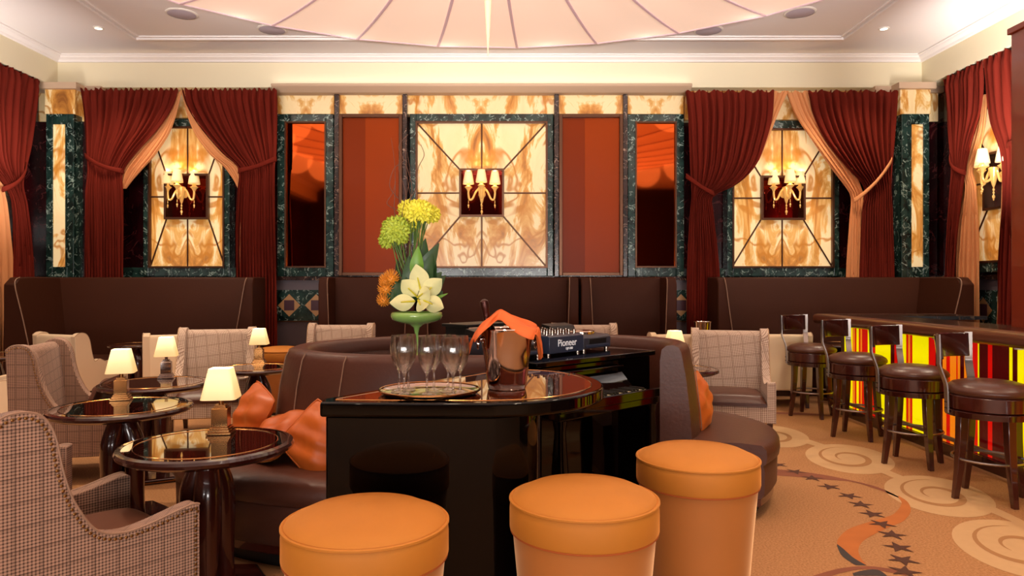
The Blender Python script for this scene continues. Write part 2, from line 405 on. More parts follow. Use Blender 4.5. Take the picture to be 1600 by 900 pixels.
# ribbon across the carpet
two([(430,345),(620,360),(760,378),(880,402),(990,430),(1075,468)],[(430,375),(620,385),(760,398),(880,408),(990,440),(1085,478)],.0010,3)
two([(1075,465),(1115,492),(1128,530),(1100,570),(1050,592),(990,620),(930,655),(910,690),(920,725),(945,757)],[(1078,476),(1090,500),(1060,540),(1010,560),(940,580),(870,605),(830,640),(822,672),(850,715),(895,755)],.0012,2)
two([(822,668),(850,690),(890,725),(945,757)],[(820,675),(840,715),(880,745),(900,756)],.0016,4)
two([(720,800),(830,770),(940,760),(1040,770),(1120,790)],[(760,815),(850,785),(940,772),(1040,785),(1110,800)],.0014,3)
two([(885,790),(930,778),(990,775),(1030,800)],[(890,800),(930,800),(990,800),(1020,805)],.0016,4)
# stars
for k,(x,y) in enumerate([(515,313),(575,337),(647,366),(717,393),(790,429),(872,467),(920,503),(968,543),(1007,585),(1050,629),(1078,682),(1096,735),(1103,783),(1100,840)]):
    p=zq(x,y); r=.085; a0=.4*k
    fpoly([(p.x+(r if i%2==0 else r*.36)*cos(a0+pi*i/5),p.y+(r if i%2==0 else r*.36)*sin(a0+pi*i/5)) for i in range(10)],.0022+.0001*k,1)
# cream swirls by the bar
def swirl(px,py,a,b,rot):
    p=zq(px,py)
    def e(t,k=1.0,dx=0,dy=0):
        x=a*k*cos(t)+dx; y=b*k*sin(t)+dy; return (p.x+x*cos(rot)-y*sin(rot),p.y+x*sin(rot)+y*cos(rot))
    fpoly([e(2*pi*i/40) for i in range(40)],.0010,5)
    n=50; A=[];B=[]
    for i in range(n+1):
        t=4.4*pi*i/n/1.6; k=.78-.52*i/n
        A.append(e(t,k)); B.append(e(t,k-.13*sin(pi*i/n)-.01))
    fstrip(A,B,.0018,6)
for (x,y,a,b,r) in [(560,215,.5,.3,1.3),(870,308,.52,.33,1.2),(1240,460,.50,.32,1.15),(1590,680,.48,.32,1.1),(300,150,.4,.28,1.3)]:
    swirl(x,y,a,b,r)
two([(500,195),(640,215),(760,250),(900,300),(1060,370),(1240,440),(1420,490),(1640,590)],[(500,205),(640,235),(760,268),(900,322),(1040,385),(1230,458),(1400,510),(1640,615)],.0013,5)
two([(500,118),(600,118),(700,122),(800,130)],[(500,124),(600,126),(700,130),(800,136)],.0013,3)
# path of the same pattern on the left
fband([(-1.9,2.6),(-1.3,3.5),(-1.1,4.3)],[.1,.3,.1],.0012,6)
struct(fl.build('floor',Mp,smooth=0))

def sbox(name,x0,x1,y0,y1,z0,z1,m,bevel=0): return struct(MB().box(x0,x1,y0,y1,z0,z1).build(name,m,smooth=0,bevel=bevel))
sbox('wall_back',XL-.1,XR+.1,YB,YB+.15,0,CZ+.1,M['maroon'])
sbox('wall_left',XL-.15,XL,YF,YB,0,CZ+.1,M['maroon'])
sbox('wall_right',XR,XR+.15,YF,YB,0,CZ+.1,M['maroon'])
Mfront=mat('front_wall_panelling','#34160c',.6,var=.2,vscale=1.5)
sbox('wall_front',XL-.1,XR+.1,YF-.15,YF,0,CZ+.1,Mfront)
sbox('ceiling',XL-.1,XR+.1,YF,YB,CZ,CZ+.15,M['plaster'])
# frieze beams round the room
BXL,BXR,BY,BZ=-6.49,6.03,10.2,4.29
fb=MB(); fb.box(XL,XR,BY,YB,BZ,CZ); struct(fb.build('trim_1',M['plaster_warm'],smooth=0))
sbox('trim_2',XL,BXL,YF,BY,BZ,CZ,M['plaster_warm']); sbox('trim_3',BXR,XR,YF,BY,BZ,CZ,M['plaster_warm'])
# crown moulding (stepped profile swept along three walls)
def crown(name,inset,d,h,z):
    b=MB()
    prof=[(0,0),(0,-h),(d*.25,-h),(d*.35,-h*.7),(d*.7,-h*.45),(d*.8,-h*.2),(d,-h*.2),(d,0)]
    n=len(prof); x0,x1,y1=BXL+inset,BXR-inset,BY-inset
    rows=[]
    for (q,zz) in prof:
        rows.append([(x0+q,YF,z+zz),(x0+q,y1-q,z+zz),(x1-q,y1-q,z+zz),(x1-q,YF,z+zz)])
    vs=[p for r in rows for p in r]; fs=[]
    for j in range(n):
        k=(j+1)%n
        for i in range(3): fs.append((j*4+i,j*4+i+1,k*4+i+1,k*4+i))
    b.add(vs,fs); return struct(b.build(name,M['plaster'],smooth=0))
crown('trim_4',0,.13,.09,CZ)
# tray moulding
def tray(name,x0,x1,y1,wd,h,z):
    b=MB(); b.box(x0,x0+wd,-2,y1,z-h,z); b.box(x1-wd,x1,-2,y1,z-h,z); b.box(x0+wd,x1-wd,y1-wd,y1,z-h,z); b.box(x0+wd,x1-wd,-2,-2+wd,z-h,z)
    return struct(b.build(name,M['plaster'],smooth=0,bevel=.006))
tray('trim_5',-4.99,4.57,9.46,.05,.035,CZ); tray('trim_6',-4.90,4.48,9.37,.025,.02,CZ)

# lit fabric canopy under the ceiling
DC=Vector((-.11,4.40)); DR=5.06; RZ=4.62; BEL=.42; NR=30
cp=tag(empty('ceiling_canopy',(DC.x,DC.y,0)),'huge round pale pink backlit fabric canopy with radiating ribs under the ceiling','ceiling light')
def dome(a,q,off=0):
    k=((math.degrees(a)-3)/12)%1.0; rr=DR*q*(1-.006*(1-(2*k-1)**2)*q)
    z=RZ-BEL*(1-q**2.2)+.05*sin(pi*k)**2*q*(1-q)*2+off
    return Vector((rr*cos(a),rr*sin(a),z))
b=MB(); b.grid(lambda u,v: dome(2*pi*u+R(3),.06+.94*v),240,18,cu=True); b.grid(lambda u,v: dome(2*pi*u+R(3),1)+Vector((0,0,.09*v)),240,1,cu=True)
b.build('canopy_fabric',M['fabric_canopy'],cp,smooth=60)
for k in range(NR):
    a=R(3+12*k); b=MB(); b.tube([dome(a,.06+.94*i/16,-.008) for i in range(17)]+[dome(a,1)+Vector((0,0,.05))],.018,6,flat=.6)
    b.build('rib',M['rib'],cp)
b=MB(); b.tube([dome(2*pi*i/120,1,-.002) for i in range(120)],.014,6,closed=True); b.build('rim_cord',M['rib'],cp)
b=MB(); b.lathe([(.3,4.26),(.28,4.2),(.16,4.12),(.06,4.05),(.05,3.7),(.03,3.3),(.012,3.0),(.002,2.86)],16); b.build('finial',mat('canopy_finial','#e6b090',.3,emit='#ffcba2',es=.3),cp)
# speakers and downlights
for n_,(px,py) in enumerate([(284,21),(425,46),(1107,47),(1250,19)]):
    p=at(px,py,CZ)
    side='left' if px<700 else 'right'
    e=tag(empty('ceiling_speaker',(p.x,p.y,CZ)),f'round lilac grey ceiling speaker on the {side} side, '+('near the canopy edge' if n_ in(1,2) else 'farther towards the side wall'),'speaker','round ceiling speakers')
    MB().lathe([(.165,0),(.165,-.012),(.15,-.018),(.0,-.02)],32,cap1=False).build('grille',M['speaker'],e)
    MB().lathe([(.165,-.002),(.185,-.002),(.185,-.01),(.165,-.016)],32,cap0=False,cap1=False).build('bezel',M['white_metal'],e)
for n_,(x,y) in enumerate(DOWN[:2]):
    e=tag(empty('downlight',(x,y,CZ)),f'small lit recessed downlight in the {"left" if x<0 else "right"} ceiling corner','downlight','recessed ceiling downlights')
    MB().lathe([(.045,0),(.045,-.012),(.0,-.012)],20,cap1=False).build('lens',M['lamp_lit'],e)
    MB().lathe([(.046,-.001),(.065,-.001),(.062,-.014),(.046,-.014)],20,cap0=False,cap1=False).build('ring',M['white_metal'],e)

# ---------------------------------------------------------------- back wall panels
YP=10.35
def frame_ring(b,x0,x1,z0,z1,wd,y0,y1,wt=None,wb=None,mi=0):
    wt=wd if wt is None else wt; wb=wd if wb is None else wb
    b.box(x0,x0+wd,y0,y1,z0,z1,mi); b.box(x1-wd,x1,y0,y1,z0,z1,mi); b.box(x0+wd,x1-wd,y0,y1,z1-wt,z1,mi); b.box(x0+wd,x1-wd,y0,y1,z0,z0+wb,mi)
def wr(px0,px1,py0,py1,Y=YP): return wx(px0,Y),wx(px1,Y),wz(py1,Y),wz(py0,Y)
def mirror_narrow(px0,px1,side):
    x0,x1,z0,z1=wr(px0,px1,178,432); cx=(x0+x1)/2; e=empty('wall_mirror',(cx,YP,0))
    tag(e,f'narrow copper tinted mirror in green marble frame, {side} end of the centre wall','mirror','copper mirrors in green marble frames')
    b=MB(); frame_ring(b,x0-cx,x1-cx,z0,z1,.115,0,.2,.115,.135); b.build('marble_frame',M['green'],e,smooth=0,bevel=.01)
    b=MB(); frame_ring(b,x0-cx+.11,x1-cx-.11,z0+.13,z1-.11,.022,-.01,.1); b.build('bronze_trim',M['bronze'],e,smooth=0)
    MB().box(x0-cx+.11,x1-cx-.11,.03,.06,z0+.1,z1-.1).build('mirror_glass',M['copper_mirror'],e,smooth=0)
mirror_narrow(433,521,'left'); mirror_narrow(981,1069,'right')
def panel_wide(px0,px1,side):
    Y=YP-.08
    x0,x1,z0,z1=wr(px0,px1,137,433,Y); cx=(x0+x1)/2; e=empty('wall_panel',(cx,Y,0)); zm=wz(178,Y)
    tag(e,f'wide rust mirror with painted reflection in dark marble frame, {side} of the onyx centre panel','wall panel','rust glass wall panels')
    b=MB(); frame_ring(b,x0-cx,x1-cx,z0,z1,.07,0,.3,.07,.045); b.build('marble_frame',M['darkmarble'],e,smooth=0,bevel=.01)
    b=MB(); frame_ring(b,x0-cx+.07,x1-cx-.07,z0+.02,zm,.05,-.015,.2,.05,.05); b.build('bronze_frame',M['bronze'],e,smooth=0,bevel=.006)
    b=MB(); xm=x0+(x1-x0)*.42
    b.box(x0-cx+.1,xm-cx,.05,.09,z0+.04,zm-.03); b.box(xm-cx,x1-cx-.1,.045,.09,z0+.04,zm-.03,1); b.build('glass_sheet',[M['rust_glass'],M['rust_glass2']],e,smooth=0)  # reflection painted as two tones, darker left and lighter right
    MB().box(x0-cx+.06,x1-cx-.06,.06,.12,zm,z1-.06).build('onyx_inset',M['onyx_band'],e,smooth=0)
panel_wide(522,636,'left'); panel_wide(866,981,'right')
def onyx_panel(e,hw,z0,z1,nz0,nz1,nhw,fw,m,ft=.12,fbm=.13,inner=True):
    """panel in local coords: x along the wall, y into the wall; frame outside hw"""
    b=MB(); frame_ring(b,-hw-fw,hw+fw,z0-fbm,z1+ft,fw,0,.22,ft,fbm); b.build('marble_frame',M['green'],e,smooth=0,bevel=.01)
    if inner:
        b=MB(); frame_ring(b,-hw-.005,hw+.005,z0-.005,z1+.005,.025,-.012,.1); b.build('bronze_trim',M['bronze'],e,smooth=0)
    y=.05; b=MB()
    o=[(-hw,z0),(hw,z0),(hw,z1),(-hw,z1)]; i_=[(-nhw,nz0),(nhw,nz0),(nhw,nz1),(-nhw,nz1)]
    for k in range(4):
        q=(k+1)%4; vs=[(o[k][0],y,o[k][1]),(o[q][0],y,o[q][1]),(i_[q][0],y,i_[q][1]),(i_[k][0],y,i_[k][1])]
        vs+=[(a,y+.03,c) for a,_,c in vs]; b.add(vs,[(0,1,2,3),(7,6,5,4),(0,4,5,1),(1,5,6,2),(2,6,7,3),(3,7,4,0)])
    b.build('onyx_sheet',m,e,smooth=0)
    b=MB(); zc=(nz0+nz1)/2; r=.012
    segs=[(o[k],i_[k]) for k in range(4)]+[((0,z0),(0,nz0)),((0,z1),(0,nz1)),((-hw,zc),(-nhw,zc)),((hw,zc),(nhw,zc))]
    for (a,c) in segs: b.tube([(a[0],y-.006,a[1]),(c[0],y-.006,c[1])],r,6)
    b.build('glazing_bars',M['bronze'],e,smooth=0)
    b=MB(); frame_ring(b,-nhw-.015,nhw+.015,nz0-.015,nz1+.015,.03,-.015,.2); b.build('niche_frame',M['bronze'],e,smooth=0)
    b=MB(); b.box(-nhw-.01,nhw+.01,.19,.21,nz0-.01,nz1+.01); b.build('niche_back',M['niche_mirror'],e,smooth=0)
# centre panel
x0,x1,z0,z1=wr(650,855,190,418); cx=(x0+x1)/2
e=tag(empty('onyx_panel',(cx,YP,0)),'large square backlit onyx panel in the middle of the back wall, between rust glass panels','wall panel','backlit onyx panels with sconce niches')
onyx_panel(e,(x1-x0)/2,z0,z1,wz(337,YP),wz(265,YP),wx(785,YP)-wx(751.5,YP),.09,M['onyx'])
CX0=cx
x0,x1,z0,z1=wr(232,350,198,418); cxl=(x0+x1)/2
e=tag(empty('onyx_panel',(cxl,YP,0)),'backlit onyx panel between the red curtains in the left bay','wall panel','backlit onyx panels with sconce niches')
onyx_panel(e,(x1-x0)/2,z0,z1,wz(341,YP),wz(273,YP),.31,.08,M['onyx2'])
x0,x1,z0,z1=wr(1145,1303,201,418); cxr=(x0+x1)/2
e=tag(empty('onyx_panel',(cxr,YP,0)),'backlit onyx panel between the red curtains in the right bay','wall panel','backlit onyx panels with sconce niches')
onyx_panel(e,(x1-x0)/2,z0,z1,wz(342,YP),wz(276,YP),.31,.08,M['onyx2'])
# right side wall panel, turned
e=tag(empty('onyx_panel',(6.18,8.78,0),-pi/2),'backlit onyx panel on the right side wall, seen edge-on behind curtains','wall panel','backlit onyx panels with sconce niches')
onyx_panel(e,.75,1.72,3.72,2.40,3.10,.31,.08,M['onyx2'])
# onyx frieze blocks and base courses (fixed wall facings)
def facing(name,px0,px1,py0,py1,Y,m,d=.1):
    x0,x1,z0,z1=wr(px0,px1,py0,py1,Y); c=(x0+x1)/2
    o=MB().box(x0-c,x1-c,0,d,z0,z1).build(name,m,smooth=0,bevel=.004); o.location=(c,Y,0); return struct(o)
facing('wall_facing_1',434,522,139,178,YP,M['onyx_band'],.2); facing('wall_facing_2',637,866,139,178,YP,M['onyx_band'],.2); facing('wall_facing_3',981,1068,139,178,YP,M['onyx_band'],.2)
facing('wall_facing_4',133,432,137,184,YP+.04,M['onyx_band'],.2); facing('wall_facing_5',1070,1405,137,187,YP+.04,M['onyx_band'],.2)
facing('wall_facing_6',140,430,418,436,YP+.05,M['green'],.2); facing('wall_facing_7',1075,1400,419,436,YP+.05,M['green'],.2)
# stone cornice above the centre panels
x0,x1=wx(423,10.1),wx(1082,10.1)
b=MB(); zt=wz(130,10.1); prof=[(10.1,zt),(10.1,zt-.035),(10.13,zt-.06),(10.17,zt-.085),(10.2,zt-.11),(10.6,zt-.11),(10.6,zt)]
b.prism(prof,x0,x1,axis='x'); struct(b.build('trim_7',M['cornice'],bevel=.008))
# dado below the panels: cap, stone band, inlaid band, plinth
def dado(k,px0,px1,dia):
    Y=YP-.02; b=MB(); x0,x1=wx(px0,Y),wx(px1,Y)
    def band(py0,py1,mi,dy=0): b.box(x0,x1,Y+dy,YB,wz(py1,Y),wz(py0,Y),mi)
    band(432,438,0,-.04); band(438,453,1); band(453,455,2,-.01); band(455,501,2); band(501,503,3,-.02); band(503,540,1); b.box(x0,x1,Y,YB,0,wz(540,Y),2)
    for px in dia:
        c=wx(px,Y); zc=wz(477,Y); r=.165; yy=Y-.004
        b.add([(c-r,yy,zc),(c,yy,zc-r),(c+r,yy,zc),(c,yy,zc+r)],[(0,1,2,3)],4)
        q=.075; b.add([(c-q,yy-.003,zc-q),(c+q,yy-.003,zc-q),(c+q,yy-.003,zc+q),(c-q,yy-.003,zc+q)],[(0,1,2,3)],5)
    struct(b.build(f'wall_dado_{k}',[M['darkmarble'],M['grey_stone'],M['green'],M['bronze'],M['beige_inlay'],M['plum_inlay']],smooth=0))
dado(1,430,520,[452,494]); dado(2,521,980,[]); dado(3,981,1073,[1030,1064])
def dado_side():
    b=MB(); X=6.26
    b.box(X-.04,XR,7.5,10.5,1.5,1.56,0); b.box(X,XR,7.5,10.5,1.36,1.5,1); b.box(X,XR,7.5,10.5,.85,1.36,2); b.box(X,XR,7.5,10.5,0,.85,1)
    for yy in (9.22,8.4):
        r=.17; b.add([(X-.004,yy-r,1.1),(X-.004,yy,1.1-r),(X-.004,yy+r,1.1),(X-.004,yy,1.1+r)],[(0,1,2,3)],4)
        q=.078; b.add([(X-.008,yy-q,1.1-q),(X-.008,yy+q,1.1-q),(X-.008,yy+q,1.1+q),(X-.008,yy-q,1.1+q)],[(0,1,2,3)],5)
    struct(b.build('wall_dado_4',[M['darkmarble'],M['grey_stone'],M['green'],M['bronze'],M['beige_inlay'],M['plum_inlay']],smooth=0))
dado_side()
# corner pilasters
def pilaster(k,px0,px1,ox0,ox1,s):
    Y=9.98; x0,x1=wx(px0,Y),wx(px1,Y); b=MB(); z1=BZ-.09
    zf=wz(178,Y); b.box(x0,x1,Y+.03,YB,0,zf,0)
    b.box(x0-.02,x1+.02,Y,YB,zf,z1,1)
    b.box(x0-.07,x1+.07,Y-.06,YB,z1,BZ,2)
    oz0,oz1=wz(417,Y),wz(194,Y); ox0,ox1=wx(ox0,Y),wx(ox1,Y)
    frame_ring(b,x0,x1,wz(434,Y),zf,min(ox0-x0,x1-ox1),Y,Y+.05,zf-oz1,oz0-wz(434,Y),0)
    b.box(ox0,ox1,Y+.015,Y+.03,oz0,oz1,3)
    b.box(x0-.25,x0,Y+.22,YB,0,zf,4); b.box(x1,x1+.25,Y+.22,YB,0,zf,4)
    b.box(x0-.25,x0,Y+.2,YB,zf-.06,z1,1); b.box(x1,x1+.25,Y+.2,YB,zf-.06,z1,1); b.box(x0-.3,x1+.3,Y+.14,YB,z1,BZ,2)
    struct(b.build(f'wall_pilaster_{k}',[M['green'],M['onyx_band'],M['cornice'],M['onyx2'],M['maroon']],smooth=0,bevel=.004))
pilaster(1,72,115,82,100,1); pilaster(2,1409,1452,1426,1443,-1)

# ---------------------------------------------------------------- curtains
def curtain_surface(rows, n, amp, seed, back=0, top_ruffle=True, zres=60, ures=10):
    """rows: (z, s_left, s_right) top to bottom -> MB in (s, depth, z)"""
    rnd=random.Random(seed); zs=[-r[0] for r in rows]; L=[r[1] for r in rows]; Q=[r[2] for r in rows]
    ph=[rnd.uniform(-.25,.25) for _ in range(n+2)]; am=[rnd.uniform(.6,1.3) for _ in range(n+2)]
    z0,z1=rows[0][0],rows[-1][0]
    b=MB()
    def f(u,v):
        z=z0+(z1-z0)*v; l=hermite(zs,L,-z); q=hermite(zs,Q,-z)
        x=u*n; k=min(int(x),n-1); t=x-k
        wdt=abs(q-l); A=amp*am[k]*min(1,.35+wdt/1.2)
        d=A*(sin(2*pi*(t)+ph[k]*sin(pi*t)))
        d+=.3*amp*sin(2*pi*n*2.3*u+3*z+seed)
        dt=z0-z
        if top_ruffle and dt<.24:
            kk=1-dt/.24
            d=d*(1-kk*.3)+ .05*abs(sin(pi*n*u))**.5*math.exp(-((dt-.02)/.06)**2)-.02*kk
        s=l+(q-l)*u+.012*sin(2*pi*n*u+z*2)
        zz=z+(.02*sin(2*pi*n*u*1.5+seed) if v==0 else 0)
        return (s,d+back,zz)
    b.grid(f,n*ures,zres)
    return b
def make_curtain(label, group, red, lining, tie, conv, n=12, seed=1, place=(0,0,0), rz=0, amp=.04):
    e=empty('curtain',place,rz); tag(e,label,'curtain',group)
    cv=lambda rows:[(conv[1](r[0],.5*(r[1]+r[2])),conv[0](r[1]),conv[0](r[2])) for r in rows]
    curtain_surface(cv(red),n,amp,seed).build('drape',M['curtain'],e,smooth=180)
    for L in (lining or []): curtain_surface(cv(L),5,amp*.7,seed+50,back=.05,top_ruffle=False,ures=8).build('lining',M['lining'],e,smooth=180)
    if tie:
        (a,za),(c,zc)=tie; p0=Vector((conv[0](a),0,conv[1](za,a))); p1=Vector((conv[0](c),0,conv[1](zc,c)))
        b=MB(); 
        def g(u,v):
            p=p0.lerp(p1,u); bul=-.085*sin(pi*min(1,u*1.02))**.6; sag=-.04*sin(pi*u)
            an=2*pi*v
            return (p.x, bul+.012*cos(an), p.z+sag+.04*sin(an)*(1-.2*sin(pi*u)))
        b.grid(g,16,10); b.build('tieback',M['curtain'] if seed!=4 else M['lining'],e,smooth=180)
    return e
YC=10.02
conv=(lambda p:wx(p,YC), lambda y,p:(wz(y,YC) if y<1000 else .06))
Gc='red velvet curtains with peach lining'
make_curtain('red curtain on the left of the left bay, tied back to the left',Gc,
 [(139,125,278),(165,128,270),(200,132,248),(240,135,212),(268,137,193),(300,134,193),(360,133,194),(432,132,193),(1001,131,192)],
 [[(141,270,281),(200,240,264),(240,205,240),(268,186,216),(294,184,194)]],((133,243),(193,268)),conv,13,1,(0,YC,0))
make_curtain('red curtain on the right of the left bay, hanging beside the narrow mirror',Gc,
 [(139,283,432),(165,290,432),(200,312,432),(240,348,432),(262,372,430),(300,372,430),(360,369,431),(432,368,432),(1001,366,432)],
 [[(141,280,290),(200,297,318),(240,325,352),(262,350,380),(300,372,380),(360,369,374),(432,367,373)]],((432,248),(372,267)),conv,13,2,(0,YC,0))
make_curtain('red curtain on the left of the right bay, bunched and tied back low',Gc,
 [(142,1070,1208),(180,1074,1206),(220,1076,1196),(260,1078,1180),(290,1080,1150),(306,1081,1116),(330,1079,1115),(380,1076,1120),(432,1074,1124),(1001,1072,1126)],
 [[(142,1195,1232),(180,1190,1215),(220,1180,1200),(250,1175,1188)]],((1072,275),(1116,303)),conv,12,3,(0,YC,0))
make_curtain('red curtain on the right of the right bay with wide peach lining showing',Gc,
 [(142,1262,1402),(180,1270,1400),(220,1290,1397),(260,1322,1394),(292,1350,1393),(330,1348,1394),(380,1346,1395),(432,1344,1396),(1001,1343,1396)],
 [[(142,1230,1268),(180,1245,1282),(220,1272,1305),(260,1300,1335),(300,1330,1352),(312,1333,1352),(340,1331,1352),(432,1325,1350),(1001,1322,1350)]],((1394,248),(1334,314)),conv,12,4,(0,YC,0))
# side wall curtains (local x runs along the wall)
XS=6.05; convR=(lambda p:-(XS*F/(p-VX)), lambda y,p:(wz(y,XS*F/(p-VX)) if y<1000 else .06))
# local (s,d,z) -> rz=-90: x'=d, y'=-s
make_curtain('red curtain on the right side wall, nearest the room corner',Gc,
 [(108,1476,1536),(180,1481,1533),(225,1485,1518),(262,1489,1509),(300,1486,1503),(430,1477,1491),(1001,1474,1489)],
 [[(150,1528,1536),(200,1520,1532),(240,1508,1524),(268,1500,1514),(290,1503,1519),(350,1494,1523),(430,1488,1524),(1001,1485,1526)]],((1487,240),(1508,270)),convR,8,5,(XS,0,0),-pi/2)
make_curtain('red curtain on the right side wall, half hidden by the bar pillar',Gc,
 [(69,1537,1640),(170,1546,1640),(230,1562,1640),(300,1566,1620),(430,1560,1620),(1001,1556,1620)],
 [[(120,1534,1545),(200,1552,1562),(260,1560,1568),(430,1554,1563),(1001,1550,1560)]],((1575,228),(1620,200)),convR,8,6,(XS,0,0),-pi/2)
XS2=6.5; convL=(lambda p:(XS2*F/(VX-p)), lambda y,p:(wz(y,XS2*F/(VX-p)) if y<1000 else .06))
# rz=+90: x'=-d, y'=s
make_curtain('red curtain on the left side wall at the edge of the picture',Gc,
 [(99,-60,60),(160,-60,54),(210,-50,48),(255,-30,40),(288,5,36),(320,20,42),(430,24,50),(1001,22,50)],
 [[(240,-70,14),(282,-30,12),(320,-20,18),(430,-25,26),(1001,-25,26)]],((40,255),(4,296)),convL,11,7,(-XS2,0,0),pi/2)

# ---------------------------------------------------------------- wall sconces
def make_sconce():
    e=empty('wall_sconce')
    MB().lathe([(.0,.0),(.05,.0),(.055,-.012),(.03,-.022),(.0,-.03)],20).build('back_plate',M['gold'],e)
    e.children[0].rotation_euler=(pi/2,0,0); e.children[0].location=(0,0,2.78)
    b=MB(); b.lathe([(.004,2.62),(.02,2.66),(.035,2.72),(.05,2.80),(.06,2.87),(.045,2.88),(.02,2.86)],16,(0,-.1,0)); b.tube([(0,0,2.78),(0,-.1,2.78)],.014,8); b.build('body',M['gold'],e)
    for k,(sx,fy,zz) in enumerate([(-.195,-.12,0),(0,-.24,.01),(.195,-.12,0)]):
        P=catmull([(0,-.1,2.80),(sx*.2,-.1+(fy+.1)*.3,2.85),(sx*.45,-.1+(fy+.1)*.5,2.80),(sx*.7,-.1+(fy+.1)*.8,2.70),(sx*.92,fy,2.69),(sx,fy,2.76),(sx,fy,2.84+zz)],6) if sx else catmull([(0,-.1,2.80),(0,-.15,2.72),(0,-.21,2.70),(0,-.24,2.76),(0,-.24,2.85)],6)
        a=MB().tube(P,.015,8).build('arm',M['gold'],e)
        MB().lathe([(.012,2.80),(.03,2.84),(.055,2.865),(.06,2.872),(.035,2.885),(.022,2.90),(.018,2.93)],16,(sx,fy,zz)).build('cup',M['gold'],a)
        MB().lathe([(.082,2.915),(.078,2.95),(.066,3.02),(.054,3.085),(.05,3.10)],20,(sx,fy,zz),cap0=False,cap1=False).build('shade',M['sconce_shade'],a,solid=.003)
        b=MB(); 
        for (z,r) in ((2.665,.006),(2.645,.007),(2.60,.013),(2.575,.008)): b.ball((sx,fy,z),r,8,sc=(1,1,1.6))
        b.tube([(sx,fy,2.68),(sx,fy,2.58)],.002,5)
        b.build('crystal_drop',M['gold'],a)
    b=MB()
    for (z,r) in ((2.60,.014),(2.56,.012),(2.51,.018),(2.475,.009)): b.ball((0,-.1,z),r,8,sc=(1,1,1.6))
    b.tube([(0,-.1,2.63),(0,-.1,2.48)],.003,5); b.build('pendant_drop',M['gold'],e)
    return e
sco=make_sconce()
spots=[((CX0,YP+.16,0),0,'three-arm sconce with small shades in the niche of the central onyx panel'),
       ((wx(288,10.5),YP+.16,0),0,'three-arm sconce with small shades between the curtains of the left bay'),
       ((wx(1225,10.5),YP+.16,0),0,'three-arm sconce with small shades between the curtains of the right bay'),
       ((6.20,8.80,0.02),-pi/2,'three-arm sconce on the right side wall, beside the bar pillar')]
for i,(l,r,lab) in enumerate(spots):
    s=sco if i==0 else copy_tree(sco)
    s.location=l; s.rotation_euler=(0,0,r); tag(s,lab,'wall lamp','glass arm wall sconces')
    q=Matrix.Rotation(r,4,'Z')
    for sx,fy in ((-.195,-.12),(0,-.24),(.195,-.12)):
        p=q@Vector((sx,fy,2.99)); light('sconce_bulb','POINT',(l[0]+p.x,l[1]+p.y,3.08),5,(1,.66,.32),.03)
# ---------------------------------------------------------------- wall banquettes
def banquette(label,wl,wr_,Y=9.72,depth=.75,top=1.535):
    """wl / wr_: (outer x, inner x at the top, inner x at the seat, front of the wing in y)"""
    x0,x1=wl[0],wr_[0]; cx=(x0+x1)/2
    e=tag(empty('banquette',(cx,Y,0)),label,'sofa','high backed dark brown leather banquettes')
    a,b_=wl[1]-cx-.03,wr_[1]-cx+.03
    MB().prism([(.0,.40),(.10,top-.03),(.12,top),(.17,top),(.19,.02),(.0,.02)],a,b_,axis='x').build('backrest',M['leather_dk'],e,bevel=.02)
    sa,sb=wl[2]-cx-.02,wr_[2]-cx+.02
    MB().box(sa,sb,-depth+.03,.02,.12,.34).build('seat_base',M['leather_dk'],e,bevel=.02)
    MB().box(sa,sb,-depth,.02,.34,.47).build('seat_cushion',M['leather_dk'],e,bevel=.04,seg=3)
    MB().box(sa+.05,sb-.05,-depth+.08,.1,0,.12).build('plinth',M['wood'],e)
    for (o_,i1,i2,yf) in (wl,wr_):
        s=1 if i1>o_ else -1; w_=MB()
        # profile (y, z, inward lean): outer face vertical, inner face leans inwards towards the seat
        prof=[(.17,top,0),(yf*.45,top,0),(yf*.86,top-.01,0),(yf,top-.10,.08),(yf*1.0,1.0,.5),(yf*1.02,.5,1.0),(yf*1.02,.02,1.0),(.17,.02,1.0)]
        n=len(prof); vs=[(o_-cx,y,z) for (y,z,q) in prof]+[(i1-cx+(i2-i1)*q,y,z) for (y,z,q) in prof]
        # keep the rear of the inner face vertical where it meets the back
        w_.add(vs,[tuple(range(n)),tuple(range(2*n-1,n-1,-1))]+[(i,(i+1)%n,n+(i+1)%n,n+i) for i in range(n)])
        wo=w_.build('wing',M['leather_dk'],e,bevel=.015)
        MB().tube(catmull([(i1-cx+(i2-i1)*q,y-.006,z) for (y,z,q) in prof[2:6]],5),.007,6).build('piping',M['piping'],wo)
    return e
banquette('long dark leather banquette under the curtains of the left bay',(-6.35,-6.22,-5.98,-.82),(-3.37,-3.46,-3.64,-.35))
banquette('long dark leather banquette under the curtains of the right bay, behind the bar stools',(2.83,2.92,3.06,-.35),(5.93,5.78,5.55,-.82))
def cb(p,Yq): return (p-VX)*Yq/F
banquette('short dark leather banquette below the left rust glass panel',(cb(498,9.4),cb(512,9.4),cb(516,9.4),-.35),(cb(648,9.4),cb(636,9.4),cb(632,9.4),-.35),depth=.6)
banquette('middle dark leather banquette right below the central onyx panel',(cb(652,9.4),cb(666,9.4),cb(670,9.4),-.35),(cb(904,9.4),cb(890,9.4),cb(886,9.4),-.35),depth=.6)
banquette('short dark leather banquette below the right narrow mirror',(cb(908,9.4),cb(922,9.4),cb(928,9.4),-.35),(cb(1057,9.4),cb(1042,9.4),cb(1038,9.4),-.35),depth=.6)

